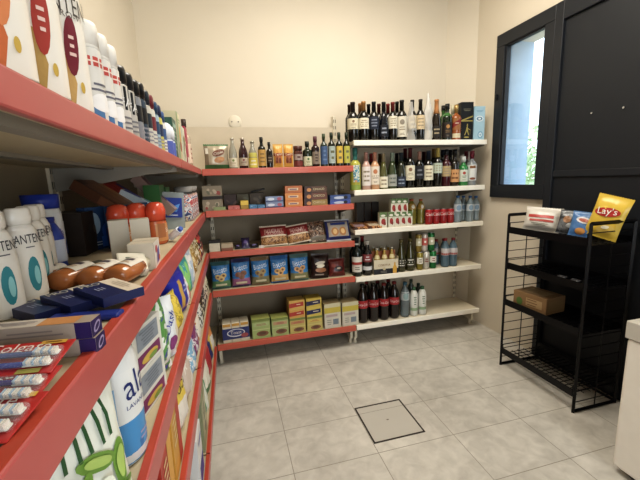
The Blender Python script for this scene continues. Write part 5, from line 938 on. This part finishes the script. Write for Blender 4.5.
def lays(b, mp, w, h):
    b.ell(mp, -w*.02, h*.62, w*.38, h*.105, M('b8241f', .35), .0035, .12); b.ell(mp, -w*.2, h*.66, w*.2, h*.08, M('e8c832', .35), .002, .4)
    b.text(mp, "Lay's", -w*.02, h*.625, w*.56, M('f4eee4', .35), .006, .12); b.ell(mp, w*.12, h*.24, w*.26, h*.1, M('d8b84c', .35), .0025, .3); b.ell(mp, w*.1, h*.28, w*.12, h*.04, M('e8e0c0', .35), .004, .3)
pack('chips_bag', "large bright yellow potato chips bag leaning on the near end of the rack top tier", 'bag', (1.90, 1.398, .948), .155, .225, .05, M('e0bc1c', .28), 0, None, lays, (-.10, .24, -pi/2+.30), matf=lambda a, c: M('e0bc1c', .28))
# brown carton on third tier
t = None
def bc(b, mp, w, h, d):
    b.ell(mp, -w*.3, h*.4, w*.1, h*.25, M('5a7a34', .5), .001); b.lines(mp, w*.08, h*.5, w*.4, h*.5, 3, M('8a6a44', .5), .001); b.rect(mp, -w*.1, h*.25, w*.38, h*.75, M('b89a6c', .5), .0006)
carton('cardboard_box', 'brown cardboard box with small green print on the third tier of the black rack', 'box', (1.845, 1.685, .457), .22, .165, .10, M('937249', .6), rz=-pi/2+.12, dec=lambda b, mp, w, h, d: (bc(b, mp, w, h, d), b.rect(flat_side(w/2), -d*.38, h*.2, d*.38, h*.8, M('94784c', .5), .0006), b.rect(flat_top(h), -w*.35, -d*.3, w*.3, d*.3, M('b09468', .6), .0008)))
for k, y in enumerate((1.50, 1.42)):
    pack('snack_bag', 'small dark wrapped bar on the second tier of the rack, '+['farther', 'nearer'][k], 'bar', (1.78, y, .708), .05, .03, .012, M('4a4a4c', .25), 0, 'small wrapped bars', None, (-1.2, 0, -pi/2))
GOODS = False
# ------------------------------------------------------------------ white chest freezer
t = thing('chest_freezer', 'white chest freezer at the right frame edge, only its corner showing', 'freezer', (1.797, .578, 0))
FW = M('ebe7de', .35); b = B(); b.box(-.26, .26, -.40, .40, .03, .62, FW, .012); b.obj('cabinet', t)
b = B()
for a in ((-.265, -.225, -.405, .405), (.225, .265, -.405, .405), (-.225, .225, -.405, -.365), (-.225, .225, .365, .405)): b.box(*a, .62, .695, M('c4c1b8', .35), .004)
b.obj('top_rim', t)
b = B().box(-.225, .225, -.365, .0, .655, .66, M('9aa6a8', .05, alpha=.4)); b.obj('sliding_lid', t)
b = B().box(-.225, .225, -.02, .365, .665, .67, M('9aa6a8', .05, alpha=.4)).box(-.225, .225, -.03, -.015, .665, .676, M('3a3a3c', .4)); b.obj('sliding_lid', t)
for sx in (-1, 1):
    for sy in (-1, 1): B().tube((sx*.2, sy*.34, 0), (sx*.2, sy*.34, .032), .025, M('2a2a2c', .5), 12).obj('foot', t)

# ------------------------------------------------------------------ lights
def area(name, loc, rot, sx, sy, e, col):
    l = bpy.data.lights.new(name, 'AREA'); l.shape = 'RECTANGLE'; l.size = sx; l.size_y = sy; l.energy = e; l.color = col
    o = bpy.data.objects.new(name, l); COL.objects.link(o); o.location = loc; o.rotation_euler = rot; return o
area('ceiling_lamp', (.85, 1.5, 2.9), (0, 0, 0), 1.0, 1.0, 48, (1, .93, .82))
area('doorway_daylight', (.95, -2.3, 1.35), (pi/2, 0, 0), 1.4, 2.0, 30, (.88, .94, 1))
W = bpy.data.worlds.new('world'); C.world = W; W.use_nodes = True; nt = W.node_tree
bg = nt.nodes['Background']; bg.inputs[0].default_value = (.86, .93, 1, 1); bg.inputs[1].default_value = 3.6
